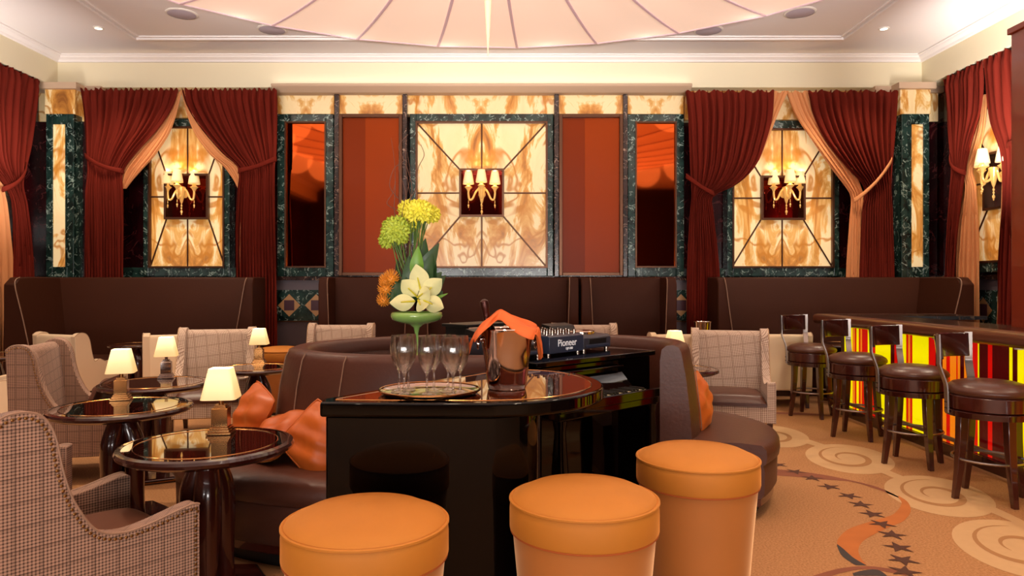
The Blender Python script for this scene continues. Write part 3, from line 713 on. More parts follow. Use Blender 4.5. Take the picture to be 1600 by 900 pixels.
# ---------------------------------------------------------------- wing armchairs
def make_chair(H, mfab, mseat, nails=True, W=.72, D=.66, leg=.2):
    e=empty('wing_armchair'); hw=W/2; y0=-D/2; y1=D/2; t=.075
    top=[(y0-.03,H-.03),(y0+.01,H),(y0+.07,H+.005),(y0+.12,H-.02),(y0+.155,H-.09),(y0+.18,H-.22),(y0+.215,H-.33),(y0+.28,.56),(y0+.36,.525),(y0+.46,.53),(y1-.04,.565),(y1,.56)]
    tp=[(p.x,p.y) for p in catmull([(a,b,0) for a,b in top],4)]
    poly=tp+[(y1,leg),(y0,leg)]
    for s in (-1,1):
        b=MB(); xo,xi=s*hw,s*(hw-t)
        b.prism(poly,min(xo,xi),max(xo,xi),axis='x'); sd=b.build('side_panel',mfab,e,bevel=.014)
        if nails:
            b=MB(); acc=0; P=[(hw*s+s*.002,a,z) for a,z in tp]; inn=[]
            for i,p in enumerate(P):
                # inset along the profile normal
                a=P[max(i-1,0)]; c=P[min(i+1,len(P)-1)]; ty,tz=c[1]-a[1],c[2]-a[2]; L=sqrt(ty*ty+tz*tz) or 1
                inn.append(Vector((p[0],p[1]+tz/L*.018,p[2]-ty/L*.018)))
            inn+= [Vector((hw*s+s*.002,y1-.018,.52-.02*k)) for k in range(int((.52-leg)/.02))]
            last=None
            for i in range(len(inn)-1):
                a,c=inn[i],inn[i+1]; L=(c-a).length; k=0
                while acc<=L and L>0:
                    p=a.lerp(c,acc/L); b.ball(p,.0065,6,sc=(.7,1,1)); acc+=.019
                acc-=L
            o=b.build('nailheads',M['nail'],sd); o['kind']='stuff'
        # piping on the inner edge
        MB().tube([(s*(hw-.004),a,z) for a,z in tp],.005,5).build('edge_piping',M['piping'] if nails else mat_pip,sd)
    # back
    b=MB(); b.prism([(y0-.03,H-.06),(y0-.01,H-.02),(y0+.05,H-.015),(y0+.085,H-.05),(y0+.14,.42),(y0+.14,leg),(y0+.0,leg)],-hw+t*.8,hw-t*.8,axis='x'); b.build('backrest',mfab,e,bevel=.018,seg=3)
    MB().box(-hw+t*.8,hw-t*.8,y0+.05,y1-.005,leg,.35).build('seat_frame',mfab,e,bevel=.01)
    # domed cushion
    def cu(u,v):
        a=(2*u-1); c=(2*v-1); k=(1-a**6)*(1-c**6); return (a*(hw-t-.004), y0+.13+(y1+.01-y0-.13)*v, .375+.075*k**.35+.012*(1-a*a)*(1-c*c) if k>0 else .375)
    b=MB(); b.grid(cu,20,20); b.box(-hw+t+.004,hw-t-.004,y0+.13,y1+.01,.345,.376); b.build('seat_cushion',mseat,e,smooth=60)
    for sx in (-1,1):
        for sy in (-1,1):
            b=MB(); x=sx*(hw-.05); y=sy*(D/2-.05); q=.026; r=.018; dx=0; dy=.0 if sy>0 else -.03
            vs=[(x-q,y-q,leg+.01),(x+q,y-q,leg+.01),(x+q,y+q,leg+.01),(x-q,y+q,leg+.01),(x-r+dx,y-r+dy,0),(x+r+dx,y-r+dy,0),(x+r+dx,y+r+dy,0),(x-r+dx,y+r+dy,0)]
            b.add(vs,[(0,1,2,3),(7,6,5,4),(0,4,5,1),(1,5,6,2),(2,6,7,3),(3,7,4,0)]); b.build('leg',M['wood_leg'],e,smooth=0,bevel=.003)
    return e
mat_pip=mat('cream_piping','#b09070',.6)
def place(o,x,y,facing,label,cat='armchair',group=None,z=0):
    o.location=(x,y,z); o.rotation_euler=(0,0,R(facing-90)); tag(o,label,cat,group); return o
near=make_chair(1.0,M['check'],mat('brown_suede_seat','#5a3018',.8,sheen=.3))
place(near,-1.70,2.77,50,'large checked wing armchair with nailhead trim in the near left corner','armchair','checked wing armchairs')
c=copy_tree(near); place(c,-2.62,3.42,10,'checked wing armchair mostly hidden behind the near left one','armchair','checked wing armchairs')
c=copy_tree(near); place(c,-3.22,5.34,13,'checked wing armchair on the left with a brown cushion, facing right','armchair','checked wing armchairs')
far=make_chair(1.0,M['check_far'],M['seat_leather'],nails=False)
place(far,-2.82,6.78,-78,'beige checked wing armchair facing the room behind the left lamp tables','armchair','checked wing armchairs')
for (x,y,f,l) in [(-1.82,7.55,-90,'beige checked armchair beyond the round sofa, leftmost of the three there'),(-.26,7.55,-90,'beige checked armchair beyond the round sofa, behind the champagne bucket'),(.87,7.55,-90,'beige checked wing armchair beyond the round sofa, behind the DJ decks'),(2.12,6.62,-104,'beige checked wing armchair with leather seat, right of the round sofa')]:
    c=copy_tree(far); place(c,x,y,f,l,'armchair','checked wing armchairs')
cream=make_chair(.87,M['cream'],M['seat_leather'],nails=False)
place(cream,-5.08,8.45,68,'cream armchair with its back to the room, leftmost before the left banquette','armchair','cream armchairs')
for (x,y,f,l) in [(-3.92,8.45,112,'cream armchair turned away, just behind the beige checked left chair'),(-4.95,6.55,25,'cream tub armchair cut by the left edge of the picture'),(2.0,8.5,95,'cream tub armchair turned away, behind the right lamp table'),(3.22,8.5,84,'cream tub armchair turned away, behind the farthest bar stool')]:
    c=copy_tree(cream); place(c,x,y,f,l,'armchair','cream armchairs')
# loose cushion on the left chair
def cushion_mb(w_,h_,t_,seed=0,n=18):
    b=MB(); rnd=random.Random(seed); ph=[rnd.uniform(0,6) for _ in range(4)]
    def shape(u,v,s):
        a,c=2*u-1,2*v-1; k=max(0,(1-a*a)*(1-c*c))**.5
        pin=1-.07*((a*a)*(1-c*c)+(c*c)*(1-a*a))
        wr=.012*sin(5*a+ph[0]+3*c)*k+.008*sin(9*c+ph[1]-4*a)*k
        return (a*w_/2*(1-.05*c**4), s*(t_/2*k)+wr, c*h_/2*(1-.05*a**4))
    b.grid(lambda u,v:shape(u,v,1),n,n); b.grid(lambda u,v:shape(u,v,-1),n,n)
    P=[shape(i/n,0,0) for i in range(n)]+[shape(1,i/n,0) for i in range(n)]+[shape(1-i/n,1,0) for i in range(n)]+[shape(0,1-i/n,0) for i in range(n)]
    b.tube(P,.005,5,closed=True)
    return b
def cushion(label,loc,rot,m,w_=.45,h_=.45,t_=.16,seed=0,grp=None):
    o=cushion_mb(w_,h_,t_,seed).build('cushion',m,smooth=80); o.location=loc; o.rotation_euler=rot; return tag(o,label,'cushion',grp)
cushion('flat brown leather cushion leaning on the back of the left checked armchair',(-3.07,5.38,.585),(R(-22),0,R(13-90)),M['seat_leather'],.5,.28,.12,3)

# ---------------------------------------------------------------- round tables
def make_table(r, H=.70):
    e=empty('round_table')
    MB().lathe([(r-.10,H-.05),(r-.03,H-.045),(r-.004,H-.03),(r,H-.016),(r-.006,H-.004),(r-.03,H)],64,cap1=False).build('table_rim',M['wood'],e)
    MB().lathe([(r-.032,H-.012),(r-.028,H-.0015),(0.0,H-.001)],64,cap1=False).build('glass_top',M['table_glass'],e)
    b=MB(); b.tube([((r-.075)*cos(2*pi*i/64),(r-.075)*sin(2*pi*i/64),H-.0005) for i in range(64)],.0018,4,closed=True); b.build('inlay_line',M['brass'],e)
    for k in range(3):
        a=2*pi*k/3-pi/2+.35; cx,cy=.078*cos(a),.078*sin(a)
        P=[];rs=[]
        for (z,ro,rr) in [(.03,.02,.05),(.12,.01,.055),(.25,.0,.068),(.38,-.004,.078),(.48,-.01,.080),(.56,-.03,.070),(.62,-.045,.055),(.66,-.05,.048)]:
            P.append((cx+ro*cos(a),cy+ro*sin(a),z*H/.70)); rs.append(rr*.76)
        PP=catmull(P,4); R2=[hermite([i*4 for i in range(len(rs))],rs,k2) for k2 in range(len(PP))]
        MB().tube(PP,R2,16).build('leg',M['wood_leg'],e)
    b=MB(); rr=r*.78; b.lathe([(rr,0),(rr,.03),(rr-.02,.04),(0,.045)],6,cap1=False); b.build('plinth',M['wood'],e,smooth=0,bevel=.006)
    b=MB(); b.tube([(rr*cos(2*pi*i/6)*1.003,rr*sin(2*pi*i/6)*1.003,.018) for i in range(6)],.006,5,closed=True); b.build('plinth_trim',M['brass'],e)
    return e
tabs=[(-1.38,3.26,.385,'round dark wood table with smoked glass top, nearest of the lamp tables on the left'),
      (-2.32,4.25,.40,'round dark wood table beside the left checked armchair, lamp at its centre'),
      (-2.62,5.28,.40,'round dark wood table, third from the front on the left'),
      (-2.22,6.27,.345,'round dark wood table close to the left end of the round sofa'),
      (1.53,6.18,.335,'round dark wood table right of the round sofa under a lit lamp'),
      (-4.6,8.72,.30,'round dark wood table between the two cream armchairs at the left banquette'),
      (-5.35,7.35,.40,'round dark wood table at the left picture edge'),
      (4.2,8.75,.38,'round dark wood table behind the far bar stool'),
      (-1.02,8.65,.34,'round dark wood table in front of the middle banquette'),]
protos={}
for (x,y,r,l) in tabs:
    e=make_table(r) if r not in protos else copy_tree(protos[r]); protos[r]=e
    e.location=(x,y,0); e.rotation_euler=(0,0,x*3); tag(e,l,'table','round dark wood tables')
# ---------------------------------------------------------------- table lamps
def make_lamp(metal):
    e=empty('table_lamp')
    b=MB()
    def sq(z0,z1,h0,h1=None):
        h1=h1 or h0; b.add([(-h0,-h0,z0),(h0,-h0,z0),(h0,h0,z0),(-h0,h0,z0),(-h1,-h1,z1),(h1,-h1,z1),(h1,h1,z1),(-h1,h1,z1)],[(3,2,1,0),(4,5,6,7),(0,1,5,4),(1,2,6,5),(2,3,7,6),(3,0,4,7)])
    sq(0,.012,.058); sq(.012,.024,.050); sq(.024,.034,.044); b.build('stepped_base',metal,e,smooth=0,bevel=.0015)
    b=MB(); sq(.034,.125,.038); b.build('metal_block',metal,e,smooth=0,bevel=.002)
    b=MB(); sq(.125,.132,.030); sq(.132,.142,.024); b.lathe([(.012,.142),(.012,.20)],12); b.build('neck',metal,e)
    b=MB()
    def sh(h,z): return [(-h,-h,z),(h,-h,z),(h,h,z),(-h,h,z)]
    lo,hi=sh(.082,.172),sh(.050,.320)
    # slightly rounded square shade
    def rs(h,z,n=6,rc=.3):
        out=[]
        for (sx,sy,a0) in ((1,1,0),(-1,1,90),(-1,-1,180),(1,-1,270)):
            r=h*rc
            for k in range(n+1): a=R(a0+90*k/n); out.append((sx*(h-r)+r*cos(a),sy*(h-r)+r*sin(a),z))
        return out
    A=rs(.082,.172);Bq=rs(.050,.320);n=len(A); b.add(A+Bq,[(i,(i+1)%n,n+(i+1)%n,n+i) for i in range(n)])
    b.build('lamp_shade',M['shade'],e,solid=.002,smooth=30)
    MB().ball((0,0,.235),.018,10).build('bulb',M['lamp_lit'],e)
    return e
lb=make_lamp(M['brass']); ls=make_lamp(M['steel'])
lamps=[(343,678,0,'lit table lamp with square brass block base on the nearest left table'),(187,625,0,'lit table lamp with brass block base on the second left table'),(258,591,1,'lit table lamp with silvery block base on the third left table'),(404,567,0,'lit table lamp with brass block base, farthest back on the left'),(1055,573,0,'lit table lamp on the table to the right of the round sofa')]
first={0:True,1:True}
for (px,py,k,l) in lamps:
    src=(lb,ls)[k]; o=src if first[k] else copy_tree(src); first[k]=False
    p=at(px,py,.70); o.location=(p.x,p.y+.02,.7005); o.rotation_euler=(0,0,R(18 if px<300 else 8)); tag(o,l,'table lamp','lit table lamps')
    light('lamp_bulb','POINT',(p.x,p.y+.02,.70+.30),2.2,(1,.74,.42),.03)

# ---------------------------------------------------------------- drum stools
def make_drum():
    e=empty('drum_stool'); H=.70; r=.256
    MB().lathe([(r-.012,.585),(r-.004,.592),(r,.60),(r,.665),(r-.003,.690),(r-.010,.700),(r-.03,.712),(r*.75,.728),(r*.45,.738),(0.001,.741)],72,cap1=False).build('seat_pad',M['velvet'],e,smooth=60)
    MB().lathe([(.195,.03),(.2,.05),(.212,.2),(.228,.4),(.243,.56),(.246,.59)],72,cap1=True).build('stool_body',M['velvet_body'],e,smooth=60)
    MB().tube([((r-.003)*cos(2*pi*i/72),(r-.003)*sin(2*pi*i/72),.695) for i in range(72)],.0055,6,closed=True).build('top_piping',M['velvet'],e)
    MB().tube([((r-.006)*cos(2*pi*i/72),(r-.006)*sin(2*pi*i/72),.592) for i in range(72)],.005,6,closed=True).build('lower_piping',M['seam'],e)
    MB().lathe([(.185,0),(.185,.032)],36).build('base_disc',M['black_matte'],e)
    return e
dr=make_drum()
for i,(x,y,l) in enumerate([(-.434,2.19,'orange velvet drum stool, nearest the camera, in front of the black piano bar'),(.27,2.43,'orange velvet drum stool, middle one at the piano bar'),(.817,3.0,'orange velvet drum stool, farthest right at the piano bar'),(-2.52,7.9,'orange velvet drum stool beyond the left lamp tables, beside the round sofa')]):
    o=dr if i==0 else copy_tree(dr); o.location=(x,y,0); o.rotation_euler=(0,0,i*1.3); tag(o,l,'stool','orange velvet drum stools')

# ---------------------------------------------------------------- bar stools
def make_barstool():
    e=empty('bar_stool'); r=.25
    MB().lathe([(r-.01,.70),(r+.004,.712),(r+.006,.728),(r-.005,.748),(r-.04,.772),(r*.6,.788),(r*.3,.793),(.001,.794)],48,cap1=False).build('seat_cushion',M['seat_leather'],e,smooth=60)
    MB().lathe([(r-.02,.60),(r-.004,.605),(r-.002,.69),(r-.012,.702)],48).build('seat_drum',M['wood_leg'],e)
    MB().lathe([(r-.03,.55),(r+.002,.555),(r+.004,.592),(r-.01,.60)],48).build('seat_ring',M['wood'],e)
    for k in range(4):
        a=R(45+90*k)+R(12); P=[];
        b=MB()
        for (z,ro,q) in [(.56,.185,.028),(.40,.190,.026),(.2,.205,.022),(.0,.232,.017)]: P.append((ro,z,q))
        vs=[]
        for (ro,z,q) in P:
            c_,s_=cos(a),sin(a)
            for (dx,dy) in ((-q,-q),(q,-q),(q,q),(-q,q)): vs.append((c_*(ro+dx)-s_*dy, s_*(ro+dx)+c_*dy, z))
        n=len(P); fs=[(0,1,2,3),(4*n-1,4*n-2,4*n-3,4*n-4)]
        for j in range(n-1):
            for i in range(4): l=(i+1)%4; fs.append((4*j+i,4*j+l,4*j+4+l,4*j+4+i))
        b.add(vs,fs); b.build('leg',M['wood_leg'],e,smooth=30,bevel=.003)
    MB().tube([(.212*cos(2*pi*i/48),.212*sin(2*pi*i/48),.27) for i in range(48)],.009,8,closed=True).build('foot_ring',M['brushed'],e)
    # curved back panel centred on +x
    b=MB(); A=R(46)
    def outer(u,v,rr): a=-A+2*A*u; z=.925+.165*v; q=rr+.02*(v-.5); return (q*cos(a),q*sin(a),z)
    n=16
    ins=[outer(i/n,v,.285) for v in (0,1) for i in range(n+1)]; out=[outer(i/n,v,.308) for v in (0,1) for i in range(n+1)]
    W=n+1; vs=ins+out; fs=[]
    for i in range(n):
        fs+=[(i,i+1,W+i+1,W+i),(2*W+i,3*W+i,3*W+i+1,2*W+i+1),(i,2*W+i,2*W+i+1,i+1),(W+i,W+i+1,3*W+i+1,3*W+i)]
    fs+=[(0,W,3*W,2*W),(n,2*W+n,3*W+n,W+n)]
    b.add(vs,fs); b.build('backrest',M['wood'],e,bevel=.006)
    for s in (-1,1):
        a=s*R(47); b=MB(); pts=catmull([(.258,.57,0),(.260,.70,0),(.268,.77,0),(.305,.88,0),(.308,.93,0),(.312,1.095,0)],5)
        vs=[];wd=.024
        for p in pts:
            for (dr_,dt) in ((0,-wd),(0,wd),(.009,wd),(.009,-wd)):
                rr=p.x+dr_; vs.append((rr*cos(a)-dt*sin(a),rr*sin(a)+dt*cos(a),p.y))
        n=len(pts); fs=[(0,1,2,3),(4*n-1,4*n-2,4*n-3,4*n-4)]
        for j in range(n-1):
            for i in range(4): l=(i+1)%4; fs.append((4*j+i,4*j+l,4*j+4+l,4*j+4+i))
        b.add(vs,fs); st=b.build('back_strut',M['brushed'],e,smooth=30)
        b=MB()
        for z in (.60,.64):
            for q in (-.011,.011): b.ball((.268*cos(a)-q*sin(a),.268*sin(a)+q*cos(a),z),.005,6)
        b.build('screws',M['black_matte'],st)
    return e
bs=make_barstool()
for i,(x,y,d,l) in enumerate([(3.34,7.69,125,'dark wood bar stool farthest along the bar'),(3.31,6.63,125,'dark wood bar stool, second from the far end of the bar'),(3.26,5.64,125,'dark wood bar stool, third from the far end of the bar'),(3.24,4.72,125,'dark wood bar stool nearest the camera, at the right picture edge')]):
    o=bs if i==0 else copy_tree(bs); o.location=(x,y,0); o.rotation_euler=(0,0,R(d)); tag(o,l,'bar stool','bar stools along the lit bar')

# ---------------------------------------------------------------- bar
e=tag(empty('bar_counter',(3.55,5.2,0)),'long bar with brown wood edge and glowing red, amber and yellow glass rod front','bar')
ox,oy=3.55,5.2
def B(x,y): return (x-ox,y-oy)
b=MB()   # thick wooden edge, rounded
edge=[(0,.99),(-.012,1.0),(-.02,1.03),(-.02,1.07),(-.01,1.092),(.02,1.10),(.10,1.10),(.10,.99)]
Ye,Y0=8.07,1.0
path=[(0,Y0,0),(0,Ye,0),(1.55,Ye,0)]
rows=[]
for (q,z) in edge: rows.append([(q,Y0-oy,z),(q,Ye-oy-q,z),(1.55,Ye-oy-q,z)])
n=len(edge); fs=[]
for j in range(n):
    k=(j+1)%n
    for i in range(2): fs.append((j*3+i,j*3+i+1,k*3+i+1,k*3+i))
b.add([p for r_ in rows for p in r_],fs); b.build('wood_edge',M['wood_brown'],e,smooth=60)
b=MB(); b.prism([(.09,Y0-oy),(.09,Ye-.09-oy),(1.55,Ye-.09-oy),(1.55,Ye-.62-oy),(.62,Ye-.62-oy),(.62,Y0-oy)],1.06,1.098); b.build('granite_top',M['granite'],e,smooth=0)
# corrugated lit glass front
XFp=3.72
seq=[(1317,'Y'),(1333,'A'),(1336,'R'),(1339,'Y'),(1342,'R'),(1345,'A'),(1348,'R'),(1357,'Y'),(1362,'R'),(1368,'Y'),(1392,'D'),(1398,'R'),(1405,'Y'),(1417,'R'),(1420,'A'),(1423,'R'),(1426,'Y'),(1451,'R'),(1463,'D'),(1473,'A'),(1480,'R'),(1484,'A'),(1490,'A'),(1494,'R'),(1497,'A'),(1501,'D'),(1507,'A'),(1512,'R'),(1516,'A'),(1520,'R'),(1528,'Y'),(1531,'D'),(1545,'R'),(1552,'D'),(1578,'Y'),(1582,'D'),(1590,'Y'),(1612,'R'),(1625,'A'),(1640,'Y'),(1670,'D'),(1690,'R'),(1710,'Y'),(1750,'R'),(1790,'A'),(1840,'D'),(1900,'Y'),(1990,'R'),(2100,'D')]
ix={'Y':0,'A':1,'R':2,'D':3}
def colat(y):
    px=VX+XFp*F/y; c='Y'
    for (p,k) in seq:
        if px>=p: c=k
    return ix[c]
b=MB(); pitch=.0165; y=7.72
while y>2.6:
    c_=colat(y-pitch/2); pts=[(XFp-.007*sin(pi*k/4)-.001,y-pitch*k/4) for k in range(5)]
    vs=[(p[0]-ox,p[1]-oy,z) for z in (.105,.985) for p in pts]; b.add(vs,[(i,i+1,6+i,5+i) for i in range(4)],c_)
    y-=pitch
b.box(XFp-ox,XFp+.04-ox,2.6-oy,7.72-oy,.1,.99,3)
b.build('glass_rod_front',[M['g_yellow'],M['g_amber'],M['g_red'],M['g_dark']],e,smooth=50)
b=MB(); b.box(XFp+.04-ox,4.12-ox,1.2-oy,7.72-oy,.0,.99); b.box(XFp+.02-ox,5.05-ox,7.5-oy,7.85-oy,0,.99); b.build('carcass',M['wood_brown'],e,smooth=0)
b=MB(); b.box(XFp-.03-ox,XFp+.05-ox,1.2-oy,7.76-oy,0,.10); b.build('kickboard',M['wood'],e,smooth=0,bevel=.004)
b=MB(); b.tube([(XFp-.14-ox,2.6-oy,.19),(XFp-.14-ox,7.7-oy,.19)],.018,10)
for yy in (7.4,6.5,5.6,4.7,3.8,2.9): b.tube([(XFp-.14-ox,yy-oy,.19),(XFp-.14-ox,yy-oy,0)],.012,8)
b.build('foot_rail',M['brushed'],e)
b=MB()
for yy in (6.9,5.9,4.95,4.0): b.lathe([(.03,.988),(.03,.975),(0.001,.972)],12,(.06,yy-oy,0),cap1=False)
b.build('under_counter_lights',M['white_metal'],e)
# lacquered pillar behind the bar
e=tag(empty('bar_pillar',(4.22,5.35,0)),'tall red brown lacquered pillar standing behind the bar at the right edge','pillar')
MB().box(-.20,.3,-.25,.25,0,3.44).build('shaft',M['red_pillar'],e,smooth=0,bevel=.008)
MB().box(-.22,.32,-.27,.27,3.42,3.47).build('cap',M['red_pillar'],e,smooth=0,bevel=.006)
# ---------------------------------------------------------------- round island sofa
SC=Vector((-.06,4.65)); TILT=R(14)
def ell(a,b,t):
    x,y=a*cos(t),b*sin(t); return Vector((x*cos(TILT)-y*sin(TILT), x*sin(TILT)+y*cos(TILT)))
sofa=tag(empty('round_sofa',(SC.x,SC.y,0)),'brown leather island sofa curving around the piano, seat facing outwards with a high inner back','sofa')
T0,T1=R(-36),R(264); NT=110
def sweep(name,prof,m,t0=T0,t1=T1,n=NT,bev=0,wrinkle=0,parent=sofa):
    """prof: list of (offset from the back line 0 = rim, 1 = outer seat edge, z)"""
    b=MB(); k=len(prof); vs=[]
    for i in range(n+1):
        t=t0+(t1-t0)*i/n
        for (q,z) in prof:
            p=ell(1.33+.63*q, .85+.36*q, t)
            w_=wrinkle*(sin(t*70)+sin(t*113+2)+.6*sin(t*191))*max(0,min(1,(q-.9)*12)) if wrinkle else 0
            vs.append((p.x*(1+w_*.3),p.y*(1+w_*.3),z+w_*.3))
    fs=[(i*k+j,i*k+(j+1)%k,(i+1)*k+(j+1)%k,(i+1)*k+j) for i in range(n) for j in range(k)]
    fs+=[tuple(range(k-1,-1,-1)),tuple(n*k+j for j in range(k))]
    b.add(vs,fs); return b.build(name,m,parent,smooth=50,bevel=bev)
sweep('backrest',[(.12,.42),(.10,.6),(.05,.85),(.0,1.0),(-.03,1.035),(-.09,1.05),(-.17,1.045),(-.22,1.02),(-.24,.95),(-.24,.1),(.12,.1)],M['leather'])
sweep('seat_cushion',[(.1,.33),(.95,.33),(.99,.345),(1.0,.38),(.99,.43),(.93,.455),(.7,.465),(.1,.46)],M['leather'],wrinkle=.006,t0=R(-40))
sweep('seat_base',[(.05,.13),(.93,.13),(.965,.16),(.97,.30),(.95,.33),(.05,.33)],M['leather'],t0=R(-40))
sweep('wood_rail',[(.05,.08),(.90,.08),(.93,.09),(.93,.13),(.05,.13)],M['wood_leg'],t0=R(-40))
sweep('plinth',[(.05,0),(.78,0),(.78,.08),(.05,.08)],M['black_matte'],t0=R(-40))
for t in (R(188),R(204),R(222),R(240),R(150),R(-20),R(10)):
    P=[]
    for (q,z) in [(.125,.47),(.105,.6),(.055,.85),(.005,1.0),(-.025,1.038)]:
        p=ell(1.33+.63*q+.004,.85+.36*q+.004,t); P.append((p.x,p.y,z))
    MB().tube(P,.0035,5).build('back_seam',M['piping'],sofa)
# dark top inside the ring
nn=Vector((sin(R(43)),-cos(R(43)))); pp=Vector((.18,3.93)); dk=[]
for i in range(64):
    p=ell(1.15,.68,2*pi*i/64); dd=(p+SC-pp).dot(nn)
    if dd>-.62: p=p-nn*(dd+.62)
    dk.append(tuple(p))
b=MB(); b.prism(dk,.90,.965); o=b.build('piano_deck',mat('dark_deck_top','#1c0d0a',.25,coat=.4),None,bevel=.006); o.location=(SC.x,SC.y,0)
tag(o,'dark oval top inside the ring of the island sofa, carrying the vase','table top')
Gp='orange silk scatter cushions'
cushion('crumpled orange silk cushion, hindmost of the three at the left end of the round sofa',(-1.52,4.22,.64),(R(-24),R(12),R(-55)),M['silk'],.38,.36,.15,1,Gp)
cushion('orange silk cushion slumped in front on the left end of the round sofa',(-1.30,3.95,.575),(R(-50),R(-14),R(-42)),M['silk'],.40,.36,.15,2,Gp)
cushion('orange silk cushion half hidden behind the piano bar corner',(-1.0,3.74,.60),(R(-20),R(38),R(-25)),M['silk'],.34,.32,.13,5,Gp)
cushion('orange silk cushion standing at the right end of the round sofa',(1.34,4.86,.63),(R(-14),R(-6),R(66)),M['silk'],.40,.36,.14,7,Gp)

# ---------------------------------------------------------------- piano bar (black counter in the foreground)
pb=tag(empty('piano_bar',(0,3.0,0)),'glossy black curved piano bar counter with smoked glass top in the centre foreground','bar counter')
ctrl=[(-.05,2.555),(.12,2.60),(.28,2.72),(.39,2.90),(.425,3.08),(.40,3.28),(.32,3.46),(.18,3.58),(.02,3.60),(-.10,3.50)]
curve=[(p.x,p.y) for p in catmull([(a,b_,0) for a,b_ in ctrl],5)]
top=[(-.68,2.575),(-.4,2.56)]+curve+[(-.69,2.66)]
tp=[(a,b_-3.0) for a,b_ in top]
def inset(poly,d):
    out=[];n=len(poly)
    for i in range(n):
        p=Vector(poly[i]); a=(p-Vector(poly[i-1])).normalized(); c=(Vector(poly[(i+1)%n])-p).normalized()
        na=Vector((-a.y,a.x)); nc=Vector((-c.y,c.x)); m_=(na+nc)
        m_=m_.normalized()*(d/max(.35,m_.normalized().dot(na))); out.append(tuple(p+m_))
    return out
MB().prism(tp,.945,1.0).build('counter_top',M['black'],pb,bevel=.010,seg=3)
MB().prism(inset(tp,.055),.99,1.0015).build('glass_inlay',M['counter_glass'],pb,smooth=0)
ip=inset(tp,.052); MB().tube([(a,c,1.0012) for a,c in ip],.002,4,closed=True).build('inlay_line',M['brass'],pb)
bc=[(-.05,2.585),(.06,2.63),(.13,2.73),(.14,2.86),(.08,2.98),(-.05,3.08)]
body=[(-.665,2.60),(-.4,2.587)]+[(p.x,p.y) for p in catmull([(a,b_,0) for a,b_ in bc],5)]+[(-.3,3.12),(-.665,2.72)]
MB().prism([(a,c-3.0) for a,c in body],0,.946).build('curved_body',M['black'],pb,bevel=.008)
# ---------------------------------------------------------------- upright piano turned to the right
AU=R(43); PP0=Vector((.18,3.93,0))
pi_=tag(empty('upright_piano',tuple(PP0),AU),'black lacquered upright piano with open keyboard set into the sofa ring','piano')
MB().box(-.02,1.06,.0,.60,.06,.965).build('case',M['black'],pi_,bevel=.008)
MB().box(-.04,1.08,-.03,.63,.966,.998).build('lid',M['black'],pi_,bevel=.006)
MB().box(-.14,.74,-.29,.0,.72,.78).build('key_bed',M['black'],pi_,bevel=.008)
MB().box(-.14,.74,-.30,-.275,.76,.815).build('key_slip',M['black'],pi_,bevel=.006)
ks=MB()
for k in range(30):
    x=-.11+k*.0272; ks.box(x,x+.0262,-.27,-.12,.78,.80)
o=ks.build('white_keys',M['ivory'],pi_,smooth=0)
ks=MB()
for k in range(29):
    if k%7 in (0,1,3,4,5): x=-.11+(k+1)*.0272-.007; ks.box(x,x+.014,-.225,-.12,.80,.812)
ks.build('black_keys',M['black_matte'],pi_,smooth=0)
b=MB(); b.prism([(-.12,.78),(-.11,.81),(-.03,.89),(-.005,.89),(-.005,.78)],-.13,.72,axis='x'); b.build('fallboard',M['black'],pi_,bevel=.004)
MB().box(-.0,.72,-.045,-.005,.92,.932).build('music_ledge',M['black'],pi_,bevel=.003)
for x in (-.10,.70):
    b=MB(); b.lathe([(.03,.0),(.04,.03),(.03,.06),(.035,.2),(.045,.45),(.03,.66),(.04,.72)],16,(x+.01,-.25,0)); b.build('leg',M['black'],pi_)
MB().box(-.02,1.06,-.02,.60,0,.06).build('bottom_board',M['black'],pi_,bevel=.004)
b=MB()
for x in (.30,.40,.50): b.box(x-.012,x+.012,-.12,0,.05,.062)
b.build('pedals',M['brass'],pi_,smooth=0)
# ---------------------------------------------------------------- DJ equipment
AG=R(48)
def gp(s,d,z=0.999):   # along the front line of the gear
    o=Vector((.02,3.97)); u=Vector((cos(AG),sin(AG))); n=Vector((-sin(AG),cos(AG))); p=o+u*s+n*d; return (p.x,p.y,z)
def player(label,s):
    e=tag(empty('media_player',gp(s,.02),AG),label,'DJ player','DJ media players')
    b=MB(); b.prism([(0,.015),(0,.085),(.02,.10),(.36,.115),(.38,.1),(.38,.015)],-.155,.155,axis='x'); b.build('case',M['deck'],e,bevel=.004)
    b=MB(); b.box(-.10,.10,-.004,.004,.045,.08); b.build('disc_slot',M['black_matte'],e,bevel=.003)
    MB().box(-.13,.13,-.006,.0,.022,.040).build('front_strip',M['deck_front'],e,bevel=.002)
    b=MB(); b.lathe([(.105,.098),(.105,.118),(.098,.124),(.03,.124),(.028,.120),(0.001,.120)],36,(0,.15,0),cap1=False); b.build('jog_wheel',M['knob'],e)
    b=MB(); b.prism([(.27,.112),(.29,.15),(.37,.165),(.375,.112)],-.13,.13,axis='x'); b.build('display',M['black_matte'],e,bevel=.003)
    for x in (-.13,.13):
        for y in (.02,.35): MB().lathe([(.016,0),(.016,.018)],12,(x,y,0)).build('foot',M['knob'],e)
player('grey DJ media player on the piano, nearest the champagne bucket',.17)
player('grey DJ media player on the piano, on the far side of the mixer',.90)
mx_=tag(empty('dj_mixer',gp(.54,.0),AG),'dark DJ mixer with white lettering on its front, between two players on the piano','DJ mixer')
b=MB(); b.prism([(0,.012),(0,.112),(.015,.12),(.38,.13),(.38,.012)],-.175,.175,axis='x'); b.build('case',M['deck_front'],mx_,bevel=.003)
rnd=random.Random(3)
